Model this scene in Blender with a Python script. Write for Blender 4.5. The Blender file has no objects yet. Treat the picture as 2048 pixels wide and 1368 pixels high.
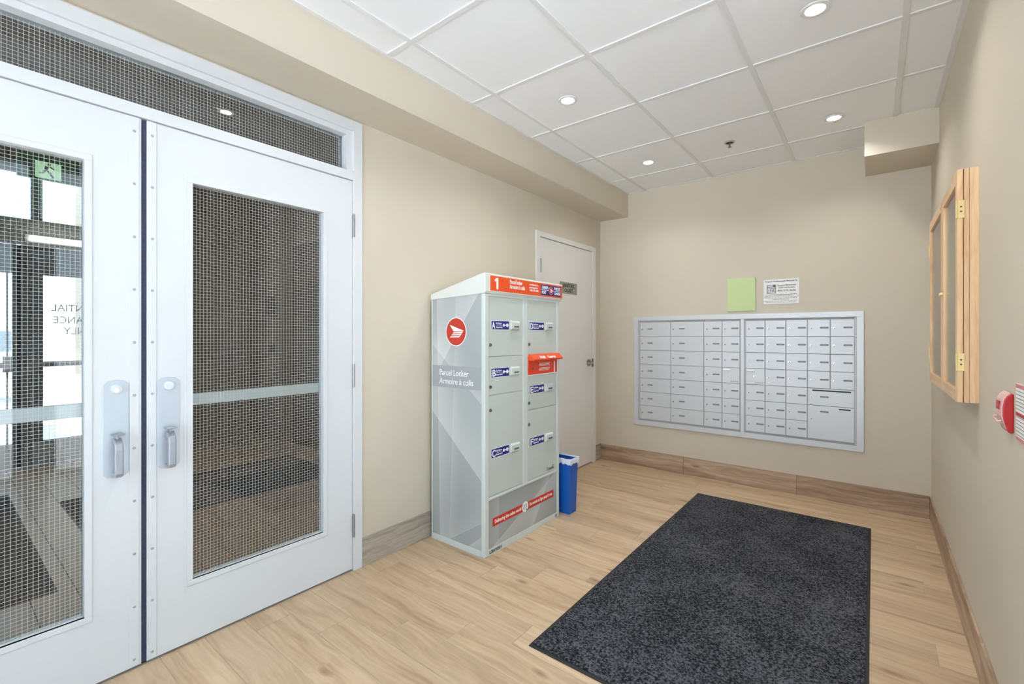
import bpy, bmesh, math, random
from mathutils import Matrix, Vector

# ------------------------------------------------------------------ camera, world, exposure
SC = bpy.context.scene
COL = SC.collection
W, L, H = 2.5206, 4.2786, 2.6524          # right wall x, back wall y, ceiling z
YN = -1.8                                  # wall behind the camera
CAM = (2.2079, 0.0, 1.2697)

cam = bpy.data.cameras.new('camera')
cam.sensor_width = 36.0
cam.lens = 16.1966
cam.shift_y = -0.00701
cam.clip_start = 0.02
cam_o = bpy.data.objects.new('camera', cam)
cam_o.location = CAM
cam_o.rotation_euler = (math.pi / 2, 0, 0.6657)
COL.objects.link(cam_o)
SC.camera = cam_o

SC.view_settings.view_transform = 'Standard'
SC.view_settings.look = 'None'
SC.view_settings.gamma = 1.0
SC.view_settings.use_curve_mapping = False
SC.view_settings.exposure = 0.02

wd = bpy.data.worlds.new('sky')
SC.world = wd
wd.use_nodes = True
bg = wd.node_tree.nodes['Background']
bg.inputs['Color'].default_value = (0.66, 0.83, 1.0, 1)
bg.inputs['Strength'].default_value = 4.2
SC.cycles.max_bounces = 16
SC.cycles.diffuse_bounces = 8
SC.cycles.transparent_max_bounces = 24

sun = bpy.data.lights.new('sun', 'SUN')        # high sun behind the building: lights the paving outside, enters no opening
sun.energy = 60.0
sun.angle = math.radians(0.6)
sun.color = (0.97, 0.985, 1.0)
sun_o = bpy.data.objects.new('sun', sun)
sun_o.rotation_euler = Vector((0.0, -0.45, -0.89)).to_track_quat('-Z', 'Y').to_euler()
sun_o.location = (0, 10, 20)
COL.objects.link(sun_o)

POT_W = 4.4
POT_COL = (1.0, 0.99, 0.97)


def portal(name, loc, rot, sx, sz):
    li = bpy.data.lights.new(name, 'AREA')
    li.shape = 'RECTANGLE'
    li.size = sx
    li.size_y = sz
    li.cycles.is_portal = True
    o = bpy.data.objects.new(name, li)
    o.location = loc
    o.rotation_euler = rot
    COL.objects.link(o)


portal('daylight_portal', (2.75, 0.5, 1.3), (0, math.pi / 2, 0), 2.6, 2.2)       # faces -x
portal('daylight_portal', (-4.4, 0.45, 1.5), (0, -math.pi / 2, 0), 3.0, 2.2)     # faces +x
portal('daylight_portal', (1.26, -1.98, 1.3), (-math.pi / 2, 0, 0), 2.3, 2.4)    # faces +y, at the added window

random.seed(7)

# ------------------------------------------------------------------ materials
MATS = {}


def srgb(r, g, b):
    f = lambda c: (c / 255 / 12.92) if c / 255 <= 0.04045 else ((c / 255 + 0.055) / 1.055) ** 2.4
    return (f(r), f(g), f(b), 1)


def mat(name, col, rough=0.5, metal=0.0, noise=0.0, nscale=8.0, bump=0.0, bscale=200.0, spec=0.5, coat=0.0):
    if name in MATS:
        return MATS[name]
    m = bpy.data.materials.new(name)
    m.use_nodes = True
    nt = m.node_tree
    p = nt.nodes['Principled BSDF']
    p.inputs['Roughness'].default_value = rough
    p.inputs['Metallic'].default_value = metal
    p.inputs['Specular IOR Level'].default_value = spec
    p.inputs['Coat Weight'].default_value = coat
    tc = nt.nodes.new('ShaderNodeTexCoord')
    nz = nt.nodes.new('ShaderNodeTexNoise')
    nz.inputs['Scale'].default_value = nscale
    nz.inputs['Detail'].default_value = 4
    nt.links.new(tc.outputs['Object'], nz.inputs['Vector'])
    mx = nt.nodes.new('ShaderNodeMix')
    mx.data_type = 'RGBA'
    k = max(noise, 0.004)
    mx.inputs[6].default_value = tuple(c * (1 - k) for c in col[:3]) + (1,)
    mx.inputs[7].default_value = tuple(min(1, c * (1 + k)) for c in col[:3]) + (1,)
    nt.links.new(nz.outputs['Fac'], mx.inputs[0])
    nt.links.new(mx.outputs[2], p.inputs['Base Color'])
    if bump:
        n2 = nt.nodes.new('ShaderNodeTexNoise')
        n2.inputs['Scale'].default_value = bscale
        n2.inputs['Detail'].default_value = 3
        nt.links.new(tc.outputs['Object'], n2.inputs['Vector'])
        bp = nt.nodes.new('ShaderNodeBump')
        bp.inputs['Strength'].default_value = bump
        bp.inputs['Distance'].default_value = 0.002
        nt.links.new(n2.outputs['Fac'], bp.inputs['Height'])
        nt.links.new(bp.outputs['Normal'], p.inputs['Normal'])
    MATS[name] = m
    return m


def wood(name, cols, stretch=(1.6, 22.0, 22.0), var=0.25, rough=0.45, knots=True, spec=0.4, warp=0.06, fibre=0.35):
    m = bpy.data.materials.new(name)
    m.use_nodes = True
    nt = m.node_tree
    N = nt.nodes
    lk = nt.links.new
    p = N['Principled BSDF']
    p.inputs['Roughness'].default_value = rough
    p.inputs['Specular IOR Level'].default_value = spec
    tc = N.new('ShaderNodeTexCoord')
    oi = N.new('ShaderNodeObjectInfo')
    ad = N.new('ShaderNodeVectorMath')
    ad.operation = 'ADD'
    sc = N.new('ShaderNodeMath')
    sc.operation = 'MULTIPLY'
    sc.inputs[1].default_value = 57.0
    lk(oi.outputs['Random'], sc.inputs[0])
    lk(tc.outputs['Object'], ad.inputs[0])
    lk(sc.outputs[0], ad.inputs[1])
    # slow warp
    wn = N.new('ShaderNodeTexNoise')
    wn.inputs['Scale'].default_value = 3.2
    wn.inputs['Detail'].default_value = 2
    lk(ad.outputs[0], wn.inputs['Vector'])
    ws = N.new('ShaderNodeVectorMath')
    ws.operation = 'SCALE'
    ws.inputs['Scale'].default_value = warp
    lk(wn.outputs['Color'], ws.inputs[0])
    a2 = N.new('ShaderNodeVectorMath')
    a2.operation = 'ADD'
    lk(ad.outputs[0], a2.inputs[0])
    lk(ws.outputs[0], a2.inputs[1])
    mp = N.new('ShaderNodeMapping')
    mp.inputs['Scale'].default_value = stretch
    lk(a2.outputs[0], mp.inputs['Vector'])
    n1 = N.new('ShaderNodeTexNoise')
    n1.inputs['Scale'].default_value = 1.0
    n1.inputs['Detail'].default_value = 7
    n1.inputs['Roughness'].default_value = 0.62
    n1.inputs['Distortion'].default_value = 0.6
    lk(mp.outputs[0], n1.inputs['Vector'])
    cr = N.new('ShaderNodeValToRGB')
    el = cr.color_ramp.elements
    el[0].position, el[0].color = 0.28, cols[0]
    el[1].position, el[1].color = 0.68, cols[2]
    e = el.new(0.47)
    e.color = cols[1]
    lk(n1.outputs['Fac'], cr.inputs[0])
    # fine fibre
    mp2 = N.new('ShaderNodeMapping')
    mp2.inputs['Scale'].default_value = tuple(s * 5 for s in stretch)
    lk(a2.outputs[0], mp2.inputs['Vector'])
    n2 = N.new('ShaderNodeTexNoise')
    n2.inputs['Scale'].default_value = 1.0
    n2.inputs['Detail'].default_value = 4
    lk(mp2.outputs[0], n2.inputs['Vector'])
    mf = N.new('ShaderNodeMix')
    mf.data_type = 'RGBA'
    mf.blend_type = 'OVERLAY'
    mf.inputs[0].default_value = fibre
    lk(cr.outputs[0], mf.inputs[6])
    lk(n2.outputs['Fac'], mf.inputs[7])
    last = mf.outputs[2]
    if knots:
        mk = N.new('ShaderNodeMapping')
        mk.inputs['Scale'].default_value = (2.3, 6.5, 6.5)
        lk(a2.outputs[0], mk.inputs['Vector'])
        vo = N.new('ShaderNodeTexVoronoi')
        vo.inputs['Scale'].default_value = 1.0
        lk(mk.outputs[0], vo.inputs['Vector'])
        kr = N.new('ShaderNodeValToRGB')
        kr.color_ramp.elements[0].position = 0.02
        kr.color_ramp.elements[0].color = (1, 1, 1, 1)
        kr.color_ramp.elements[1].position = 0.13
        kr.color_ramp.elements[1].color = (0, 0, 0, 1)
        lk(vo.outputs['Distance'], kr.inputs[0])
        mk2 = N.new('ShaderNodeMix')
        mk2.data_type = 'RGBA'
        mk2.blend_type = 'MULTIPLY'
        mk2.inputs[7].default_value = (0.52, 0.45, 0.38, 1)
        lk(kr.outputs[0], mk2.inputs[0])
        lk(last, mk2.inputs[6])
        last = mk2.outputs[2]
    hs = N.new('ShaderNodeHueSaturation')
    mr = N.new('ShaderNodeMapRange')
    mr.inputs[3].default_value = 1 - var
    mr.inputs[4].default_value = 1 + var
    lk(oi.outputs['Random'], mr.inputs[0])
    lk(mr.outputs[0], hs.inputs['Value'])
    lk(last, hs.inputs['Color'])
    lk(hs.outputs[0], p.inputs['Base Color'])
    bp = N.new('ShaderNodeBump')
    bp.inputs['Strength'].default_value = 0.12
    bp.inputs['Distance'].default_value = 0.002
    lk(n1.outputs['Fac'], bp.inputs['Height'])
    lk(bp.outputs['Normal'], p.inputs['Normal'])
    MATS[name] = m
    return m


def emit(name, col, s):
    m = bpy.data.materials.new(name)
    m.use_nodes = True
    p = m.node_tree.nodes['Principled BSDF']
    p.inputs['Base Color'].default_value = col
    p.inputs['Emission Color'].default_value = col
    p.inputs['Emission Strength'].default_value = s
    MATS[name] = m
    return m


def glass(name, tint=(1, 1, 1, 1), ior=1.5, boost=1.0):
    m = bpy.data.materials.new(name)
    m.use_nodes = True
    nt = m.node_tree
    nt.nodes.remove(nt.nodes['Principled BSDF'])
    tr = nt.nodes.new('ShaderNodeBsdfTransparent')
    tr.inputs['Color'].default_value = tint
    gl = nt.nodes.new('ShaderNodeBsdfGlossy')
    gl.inputs['Roughness'].default_value = 0.0
    fr = nt.nodes.new('ShaderNodeFresnel')
    ge = nt.nodes.new('ShaderNodeNewGeometry')
    mi = nt.nodes.new('ShaderNodeMapRange')      # same reflectance on both faces of the sheet
    mi.inputs[3].default_value = ior
    mi.inputs[4].default_value = 1.0 / ior
    nt.links.new(ge.outputs['Backfacing'], mi.inputs[0])
    nt.links.new(mi.outputs[0], fr.inputs['IOR'])
    mu = nt.nodes.new('ShaderNodeMath')
    mu.operation = 'MULTIPLY'
    mu.use_clamp = True
    mu.inputs[1].default_value = boost
    nt.links.new(fr.outputs[0], mu.inputs[0])
    mx = nt.nodes.new('ShaderNodeMixShader')
    nt.links.new(mu.outputs[0], mx.inputs[0])
    nt.links.new(tr.outputs[0], mx.inputs[1])
    nt.links.new(gl.outputs[0], mx.inputs[2])
    nt.links.new(mx.outputs[0], nt.nodes['Material Output'].inputs['Surface'])
    MATS[name] = m
    return m


WALL = mat('beige_wall_paint', (0.590, 0.525, 0.426, 1), 0.62, noise=0.012, nscale=3, bump=0.05, bscale=350, spec=0.3)
WHITE = mat('white_door_paint', (0.66, 0.675, 0.69, 1), 0.38, noise=0.006, nscale=2)
IVORY = mat('pale_door_paint', (0.72, 0.70, 0.665, 1), 0.4, noise=0.01, nscale=2)
CEIL_T = mat('ceiling_tile_white', (0.915, 0.93, 0.95, 1), 0.85, noise=0.012, nscale=60, bump=0.35, bscale=260, spec=0.2)
CEIL_G = mat('ceiling_grid_white', (0.78, 0.785, 0.785, 1), 0.5)
SLAB = mat('grout', (0.56, 0.46, 0.36, 1), 0.8)
PLANK = wood('wood_look_tile', (srgb(156, 128, 100), srgb(184, 158, 128), srgb(196, 172, 143)), stretch=(0.85, 15.0, 15.0), var=0.10, warp=0.06, fibre=0.28)
BASEM = wood('wood_look_base_tile', (srgb(118, 94, 74), srgb(158, 132, 108), srgb(186, 162, 138)), stretch=(1.6, 1.6, 22.0), var=0.14)
BASELIT = wood('wood_look_base_daylit', (srgb(136, 124, 110), srgb(164, 152, 138), srgb(186, 176, 162)), stretch=(1.6, 1.6, 22.0), var=0.05)  # base tile lightened and greyed: daylight on the left run put into colour
BASEL = wood('wood_look_base_side', (srgb(118, 94, 74), srgb(158, 132, 108), srgb(186, 162, 138)), stretch=(1.6, 1.6, 22.0), var=0.10)
OAK = wood('oak_case', (srgb(196, 154, 112), srgb(216, 178, 136), srgb(226, 192, 150)), stretch=(20.0, 20.0, 1.4), var=0.03, knots=False, rough=0.4)
OAKH = wood('oak_case_rail', (srgb(196, 154, 112), srgb(216, 178, 136), srgb(226, 192, 150)), stretch=(20.0, 1.4, 20.0), var=0.03, knots=False, rough=0.4)
OAKD = mat('oak_gap_dark', srgb(96, 50, 26), 0.6)
STEEL = mat('satin_steel', (0.62, 0.62, 0.61, 1), 0.3, 0.9)
HINGE = mat('hinge_steel', (0.33, 0.33, 0.33, 1), 0.35, 0.7)
STEELD = mat('dark_steel', (0.22, 0.21, 0.20, 1), 0.35, 0.8)
ALU = mat('anodised_aluminium', (0.62, 0.63, 0.645, 1), 0.42, 0.25, noise=0.015, nscale=14)
ALUF = mat('aluminium_trim', (0.63, 0.64, 0.65, 1), 0.4, 0.25)
ALUP = mat('push_bar_silver', (0.60, 0.645, 0.69, 1), 0.42, 0.3)
ALUQ = mat('pull_plate_silver', (0.50, 0.545, 0.59, 1), 0.45, 0.25)
ALUG = mat('pull_grip_silver', (0.34, 0.355, 0.385, 1), 0.38, 0.3)
DARK = mat('dark_gap', (0.02, 0.02, 0.02, 1), 0.8)
GREYD = mat('mail_gap_grey', (0.36, 0.36, 0.36, 1), 0.7)
TAG = mat('number_tag', (0.18, 0.18, 0.18, 1), 0.5)
TAGM = mat('number_tag_pale', (0.26, 0.26, 0.26, 1), 0.5)
SEAL = mat('brush_seal_navy', (0.035, 0.042, 0.075, 1), 0.9, noise=0.5, nscale=120)
LOCKER = mat('locker_pale_green', (0.52, 0.56, 0.515, 1), 0.42, noise=0.006)
LOCKERW = mat('locker_post_white', (0.585, 0.63, 0.60, 1), 0.4)
LOCKERH = mat('locker_header_white', (0.66, 0.665, 0.62, 1), 0.45)
ORANGE = mat('post_orange', srgb(222, 76, 18), 0.45)
RED = mat('post_red', srgb(180, 48, 28), 0.45)
REDB = mat('banner_red', srgb(196, 52, 26), 0.45)
REDBOX = mat('mail_slot_red', srgb(214, 60, 20), 0.42)
NAVY = mat('label_navy', srgb(22, 24, 120), 0.45)
PRINTW = mat('print_white', (0.86, 0.86, 0.85, 1), 0.55)
PRINTG = mat('print_pale_grey', (0.80, 0.81, 0.81, 1), 0.55)
PRINTK = mat('print_black', (0.02, 0.02, 0.022, 1), 0.6)
PRINTD = mat('print_dark_grey', (0.11, 0.11, 0.12, 1), 0.6)
BAND = mat('locker_band_grey', srgb(150, 155, 157), 0.5)
PAPER = mat('paper_white', (0.84, 0.84, 0.83, 1), 0.7)
GREEN = mat('green_paper', srgb(194, 210, 156), 0.75)
SIGN = mat('sign_grey', srgb(142, 140, 130), 0.5)
BLUE = mat('bin_blue', (0.006, 0.10, 0.45, 1), 0.42)
LINER = mat('bin_liner_white', (0.74, 0.75, 0.86, 1), 0.35)
RUBBER = mat('mat_rubber', (0.016, 0.015, 0.015, 1), 0.7)
WIRE = mat('wire_pale', (0.70, 0.66, 0.60, 1), 0.5, 0.1)
BRASS = mat('hinge_brass', srgb(224, 200, 140), 0.35, 0.35)
SIRENR = mat('alarm_red', srgb(172, 6, 10), 0.3)
SIRENP = mat('alarm_pale', srgb(216, 172, 168), 0.25)
NOTICER = mat('notice_rose', srgb(206, 128, 132), 0.6)
NOTICED = mat('notice_crimson', srgb(176, 52, 62), 0.6)
GREYFR = mat('storefront_grey', (0.24, 0.28, 0.305, 1), 0.45)
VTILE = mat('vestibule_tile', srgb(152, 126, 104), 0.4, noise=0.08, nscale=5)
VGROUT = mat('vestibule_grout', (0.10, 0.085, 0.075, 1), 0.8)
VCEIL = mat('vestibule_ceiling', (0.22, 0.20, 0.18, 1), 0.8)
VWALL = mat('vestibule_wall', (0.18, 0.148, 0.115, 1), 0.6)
VDARK = mat('dark_brown_door', (0.035, 0.03, 0.027, 1), 0.45)
EXITG = mat('exit_green', srgb(28, 130, 70), 0.5)
EXITW = emit('exit_lit', srgb(190, 240, 190), 0.6)
CONC = mat('concrete', (0.60, 0.63, 0.67, 1), 0.85, noise=0.05)
ASPH = mat('asphalt', (0.20, 0.20, 0.21, 1), 0.9, noise=0.1)
LENS = emit('lamp_lens', (1.0, 0.97, 0.92, 1), 14.0)
TRIMW = mat('lamp_trim_white', (0.80, 0.80, 0.79, 1), 0.4)
GLASS = glass('wired_glass', (0.93, 0.95, 0.94, 1), 1.5, 1.0)
CLEAR = glass('clear_glass', (0.97, 0.98, 0.98, 1), 1.5)
FABRIC = mat('notice_board_fabric', srgb(182, 170, 150), 0.85, noise=0.03, nscale=40)


def carpet():
    m = bpy.data.materials.new('mat_carpet')
    m.use_nodes = True
    nt = m.node_tree
    N = nt.nodes
    lk = nt.links.new
    p = N['Principled BSDF']
    p.inputs['Roughness'].default_value = 0.95
    p.inputs['Specular IOR Level'].default_value = 0.1
    tc = N.new('ShaderNodeTexCoord')
    n1 = N.new('ShaderNodeTexNoise')
    n1.inputs['Scale'].default_value = 120
    n1.inputs['Detail'].default_value = 3
    n1.inputs['Roughness'].default_value = 0.7
    lk(tc.outputs['Object'], n1.inputs['Vector'])
    n2 = N.new('ShaderNodeTexNoise')
    n2.inputs['Scale'].default_value = 3.5
    n2.inputs['Detail'].default_value = 3
    lk(tc.outputs['Object'], n2.inputs['Vector'])
    sm = N.new('ShaderNodeMath')
    sm.operation = 'MULTIPLY_ADD'
    sm.inputs[1].default_value = 0.22
    lk(n2.outputs['Fac'], sm.inputs[0])
    lk(n1.outputs['Fac'], sm.inputs[2])
    cr = N.new('ShaderNodeValToRGB')
    el = cr.color_ramp.elements
    el[0].position, el[0].color = 0.54, (0.008, 0.009, 0.011, 1)
    el[1].position, el[1].color = 0.72, (0.105, 0.107, 0.122, 1)
    lk(sm.outputs[0], cr.inputs[0])
    lk(cr.outputs[0], p.inputs['Base Color'])
    bp = N.new('ShaderNodeBump')
    bp.inputs['Strength'].default_value = 0.6
    bp.inputs['Distance'].default_value = 0.004
    lk(n1.outputs['Fac'], bp.inputs['Height'])
    lk(bp.outputs['Normal'], p.inputs['Normal'])
    return m


CARPET = carpet()


def wrap_film(name, bands):
    """grey printed film of the locker: translucent pale swooshes printed on grey.
    bands: (origin, normal, fade width, strength) in the panel's own metres"""
    m = bpy.data.materials.new(name)
    m.use_nodes = True
    nt = m.node_tree
    N = nt.nodes
    lk = nt.links.new
    p = N['Principled BSDF']
    p.inputs['Roughness'].default_value = 0.45
    tc = N.new('ShaderNodeTexCoord')
    base = N.new('ShaderNodeRGB')
    base.outputs[0].default_value = srgb(156, 160, 159)
    last = base.outputs[0]

    def ramp(src, a, b, lo, hi):
        r = N.new('ShaderNodeMapRange')
        for k_, v_ in zip((1, 2, 3, 4), (a, b, lo, hi)):
            r.inputs[k_].default_value = v_
        lk(src, r.inputs[0])
        return r.outputs[0]
    for org, nrm, fade, st in bands:
        sb = N.new('ShaderNodeVectorMath')
        sb.operation = 'SUBTRACT'
        sb.inputs[1].default_value = org
        lk(tc.outputs['Object'], sb.inputs[0])
        dt = N.new('ShaderNodeVectorMath')
        dt.operation = 'DOT_PRODUCT'
        dt.inputs[1].default_value = Vector(nrm).normalized()
        lk(sb.outputs[0], dt.inputs[0])
        d_ = dt.outputs['Value']
        soft = ramp(d_, 0.0, fade, 1.0, 0.25)
        line = ramp(d_, 0.0, 0.006, 1.6, 1.0)
        edge = ramp(d_, -0.001, 0.001, 0.0, 1.0)
        out = ramp(d_, fade, fade * 1.6, 1.0, 0.0)
        v_ = None
        for f_ in (soft, line, edge, out):
            if v_ is None:
                v_ = f_
                continue
            mu = N.new('ShaderNodeMath')
            mu.operation = 'MULTIPLY'
            lk(v_, mu.inputs[0])
            lk(f_, mu.inputs[1])
            v_ = mu.outputs[0]
        ms_ = N.new('ShaderNodeMath')
        ms_.operation = 'MULTIPLY'
        ms_.inputs[1].default_value = st
        lk(v_, ms_.inputs[0])
        mx = N.new('ShaderNodeMix')
        mx.data_type = 'RGBA'
        lk(ms_.outputs[0], mx.inputs[0])
        lk(last, mx.inputs[6])
        mx.inputs[7].default_value = (0.82, 0.83, 0.82, 1)
        last = mx.outputs[2]
    lk(last, p.inputs['Base Color'])
    return m


SIDE_C = (0.030 + 0.008 + 0.475 - 0.028) / 2          # panel centre x
FILM = wrap_film('locker_film', [
    ((0.036 - SIDE_C, 0, 0.80 - 0.036), (0.375, 0, 0.42), 0.22, 0.30),
    ((0.343 - SIDE_C, 0, 0.96 - 0.036), (0.10, 0, 0.12), 0.10, 0.22),
    ((0.31 - SIDE_C, 0, 1.35 - 0.036), (-0.30, 0, 0.22), 0.16, 0.26),
    ((0.098 - SIDE_C, 0, 0.5), (1.0, 0, 0.02), 0.10, 0.22),
    ((0.20 - SIDE_C, 0, 0.3), (1.0, 0, -0.04), 0.05, 0.12),
    ((0.28 - SIDE_C, 0, 0.09 - 0.036), (-0.10, 0, 0.165), 0.09, 0.16),
    ((0.38 - SIDE_C, 0, 0.06 - 0.036), (0.10, 0, -0.13), 0.06, 0.28)])
FILM2 = wrap_film('locker_film_low', [
    ((0, -0.33, 0.0), (0, 0.30, -0.72), 0.14, 0.26),
    ((0, 0.20, 0.17), (0, -0.13, 0.09), 0.07, 0.26),
    ((0, -0.27, 0.1), (0, -1.0, 0.02), 0.06, 0.16)])

# ------------------------------------------------------------------ mesh helpers


class MB:
    def __init__(self):
        self.v, self.f = [], []

    def add(self, vs, fs):
        o = len(self.v)
        self.v += [tuple(v) for v in vs]
        self.f += [tuple(i + o for i in f) for f in fs]
        return self

    def box(self, x0, x1, y0, y1, z0, z1):
        return self.add([(x0, y0, z0), (x1, y0, z0), (x1, y1, z0), (x0, y1, z0),
                         (x0, y0, z1), (x1, y0, z1), (x1, y1, z1), (x0, y1, z1)],
                        [(3, 2, 1, 0), (4, 5, 6, 7), (0, 1, 5, 4), (1, 2, 6, 5), (2, 3, 7, 6), (3, 0, 4, 7)])

    def prism(self, pts, axis, a0, a1):
        """pts: 2D outline (counter-clockwise seen from +axis), pushed from a0 to a1 along axis"""
        def P(p, a):
            return {'x': (a, p[0], p[1]), 'y': (p[0], a, p[1]), 'z': (p[0], p[1], a)}[axis]
        n = len(pts)
        vs = [P(p, a0) for p in pts] + [P(p, a1) for p in pts]
        fs = [tuple(range(n))[::-1], tuple(range(n, 2 * n))]
        fs += [(i, (i + 1) % n, n + (i + 1) % n, n + i) for i in range(n)]
        return self.add(vs, fs)

    def cyl(self, axis, c, r, a0, a1, n=20, r1=None):
        r1 = r if r1 is None else r1
        def P(p, a):
            return {'x': (a, p[0], p[1]), 'y': (p[0], a, p[1]), 'z': (p[0], p[1], a)}[axis]
        cs = [(math.cos(2 * math.pi * i / n), math.sin(2 * math.pi * i / n)) for i in range(n)]
        vs = [P((c[0] + r * a, c[1] + r * b), a0) for a, b in cs] + [P((c[0] + r1 * a, c[1] + r1 * b), a1) for a, b in cs]
        fs = [tuple(range(n))[::-1], tuple(range(n, 2 * n))]
        fs += [(i, (i + 1) % n, n + (i + 1) % n, n + i) for i in range(n)]
        return self.add(vs, fs)

    def lathe(self, c, prof, n=32):
        """ring profile about a vertical axis: prof = [(r, z)...]"""
        m = len(prof)
        vs = [(c[0] + r * math.cos(2 * math.pi * i / n), c[1] + r * math.sin(2 * math.pi * i / n), z) for i in range(n) for r, z in prof]
        fs = [(i * m + j, ((i + 1) % n) * m + j, ((i + 1) % n) * m + j + 1, i * m + j + 1) for i in range(n) for j in range(m - 1)]
        return self.add(vs, fs)

    def tube(self, pts, r, n=8):
        pts = [Vector(p) for p in pts]
        rings = []
        for i, p in enumerate(pts):
            d = (pts[min(i + 1, len(pts) - 1)] - pts[max(i - 1, 0)]).normalized()
            up = Vector((0, 0, 1)) if abs(d.z) < 0.9 else Vector((1, 0, 0))
            a = d.cross(up).normalized()
            b = d.cross(a).normalized()
            rings.append([p + a * r * math.cos(2 * math.pi * k / n) + b * r * math.sin(2 * math.pi * k / n) for k in range(n)])
        vs = [v for rg in rings for v in rg]
        fs = [(i * n + k, i * n + (k + 1) % n, (i + 1) * n + (k + 1) % n, (i + 1) * n + k) for i in range(len(pts) - 1) for k in range(n)]
        fs += [tuple(range(n))[::-1], tuple(range((len(pts) - 1) * n, len(pts) * n))]
        return self.add(vs, fs)

    def mesh(self, name, origin):
        me = bpy.data.meshes.new(name)
        me.from_pydata([(x - origin[0], y - origin[1], z - origin[2]) for x, y, z in self.v], [], self.f)
        bm = bmesh.new()
        bm.from_mesh(me)
        bmesh.ops.recalc_face_normals(bm, faces=bm.faces)
        bm.to_mesh(me)
        bm.free()
        me.update()
        return me

    def build(self, name, m, parent=None, bevel=0, smooth=False, seg=2):
        xs, ys, zs = zip(*self.v)
        og = ((min(xs) + max(xs)) / 2, (min(ys) + max(ys)) / 2, min(zs))
        me = self.mesh(name, og)
        o = place(name, me, m, og, parent)
        if bevel:
            b = o.modifiers.new('bevel', 'BEVEL')
            b.width = bevel
            b.segments = seg
            b.limit_method = 'ANGLE'
            b.angle_limit = math.radians(40)
        if smooth:
            for pl in me.polygons:
                pl.use_smooth = True
            o.data.set_sharp_from_angle(angle=math.radians(40))
        return o


WORLD = {}


def place(name, me, m, loc, parent=None):
    if m is not None and not me.materials:
        me.materials.append(m)
    o = bpy.data.objects.new(name, me)
    COL.objects.link(o)
    if parent is not None:
        o.parent = parent
        pl = WORLD[parent.name]
        o.location = tuple(loc[i] - pl[i] for i in range(3))
    else:
        o.location = loc
    WORLD[o.name] = tuple(loc)
    return o


def tag(o, label=None, cat=None, group=None, kind=None):
    if label:
        o['label'] = label
    if cat:
        o['category'] = cat
    if group:
        o['group'] = group
    if kind:
        o['kind'] = kind
    return o


def thing(name, loc, label=None, cat=None, group=None, kind=None):
    o = bpy.data.objects.new(name, None)
    o.empty_display_size = 0.1
    o.location = loc
    COL.objects.link(o)
    WORLD[o.name] = tuple(loc)
    return tag(o, label, cat, group, kind)


def struct(name, mb, m, **kw):
    return tag(mb.build(name, m, **kw), kind='structure')


TXT = {}


def text(body, size, pos, facing, m, parent, name='lettering', align='LEFT', width=None, bold=0.0, depth=0.0006, mirror=False):
    """flat printed lettering; facing: '+x', '-y', '-x'"""
    key = (body, size, align, width, bold, depth, mirror)
    if key not in TXT:
        cu = bpy.data.curves.new('lettering', 'FONT')
        cu.body = body
        cu.size = size
        cu.align_x = align
        cu.extrude = depth
        cu.offset = bold
        cu.resolution_u = 3
        to = bpy.data.objects.new('lettering_tmp', cu)
        COL.objects.link(to)
        dg = bpy.context.evaluated_depsgraph_get()
        me = bpy.data.meshes.new_from_object(to.evaluated_get(dg))
        bpy.data.objects.remove(to)
        xs = [v.co.x for v in me.vertices]
        if width and xs:
            k = width / (max(xs) - min(xs))
            for v in me.vertices:
                v.co.x *= k
        if mirror:
            for v in me.vertices:
                v.co.x *= -1
            me.flip_normals()
        TXT[key] = me
    R = {'+x': Matrix(((0, 0, 1), (1, 0, 0), (0, 1, 0))),
         '-y': Matrix(((1, 0, 0), (0, 0, -1), (0, 1, 0))),
         '-x': Matrix(((0, 0, -1), (-1, 0, 0), (0, 1, 0)))}[facing]
    me = TXT[key]
    if me.materials and me.materials[0] != m:
        me = me.copy()
        me.materials.clear()
    o = place(name, me, m, pos, parent)
    o.rotation_euler = R.to_euler()
    return o


# ------------------------------------------------------------------ the room: floor
floor = struct('floor', MB().box(-0.02, W + 0.15, YN - 0.15, L + 0.15, -0.06, -0.0024).box(-0.15, -0.02, 2.9, L + 0.15, -0.06, -0.0024), SLAB)
PIT, PLEN, GAP = 0.153, 0.914, 0.0026
plank_cache = {}


def plank(x0, x1, y0, y1):
    k = (round(x1 - x0, 3), round(y1 - y0, 3))
    if k not in plank_cache:
        w, d = (x1 - x0) / 2, (y1 - y0) / 2
        e = 0.0012
        mb = MB()
        vs = [(-w, -d, -0.003), (w, -d, -0.003), (w, d, -0.003), (-w, d, -0.003),
              (-w, -d, -e), (w, -d, -e), (w, d, -e), (-w, d, -e),
              (-w + e, -d + e, 0), (w - e, -d + e, 0), (w - e, d - e, 0), (-w + e, d - e, 0)]
        fs = [(3, 2, 1, 0), (8, 9, 10, 11)]
        for a, b in ((0, 4), (4, 8)):
            fs += [(a + i, a + (i + 1) % 4, b + (i + 1) % 4, b + i) for i in range(4)]
        mb.add(vs, fs)
        plank_cache[k] = mb.mesh('floor_plank', (0, 0, 0))
    place('floor_plank', plank_cache[k], PLANK, ((x0 + x1) / 2, (y0 + y1) / 2, 0), floor)


k0 = int(math.floor((YN - 1.181) / PIT))
for k in range(k0, 22):
    ya = max(YN, 1.181 + k * PIT) + GAP / 2
    yb = min(L, 1.181 + (k + 1) * PIT) - GAP / 2
    if yb - ya < 0.01:
        continue
    s = (0.58 + 0.2285 * k) % PLEN
    edges = [0.0] + [x for x in (s - PLEN, s, s + PLEN, s + 2 * PLEN, s + 3 * PLEN) if 0.03 < x < W - 0.03] + [W]
    for a, b in zip(edges[:-1], edges[1:]):
        plank(a + GAP / 2, b - GAP / 2, ya, yb)

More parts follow.
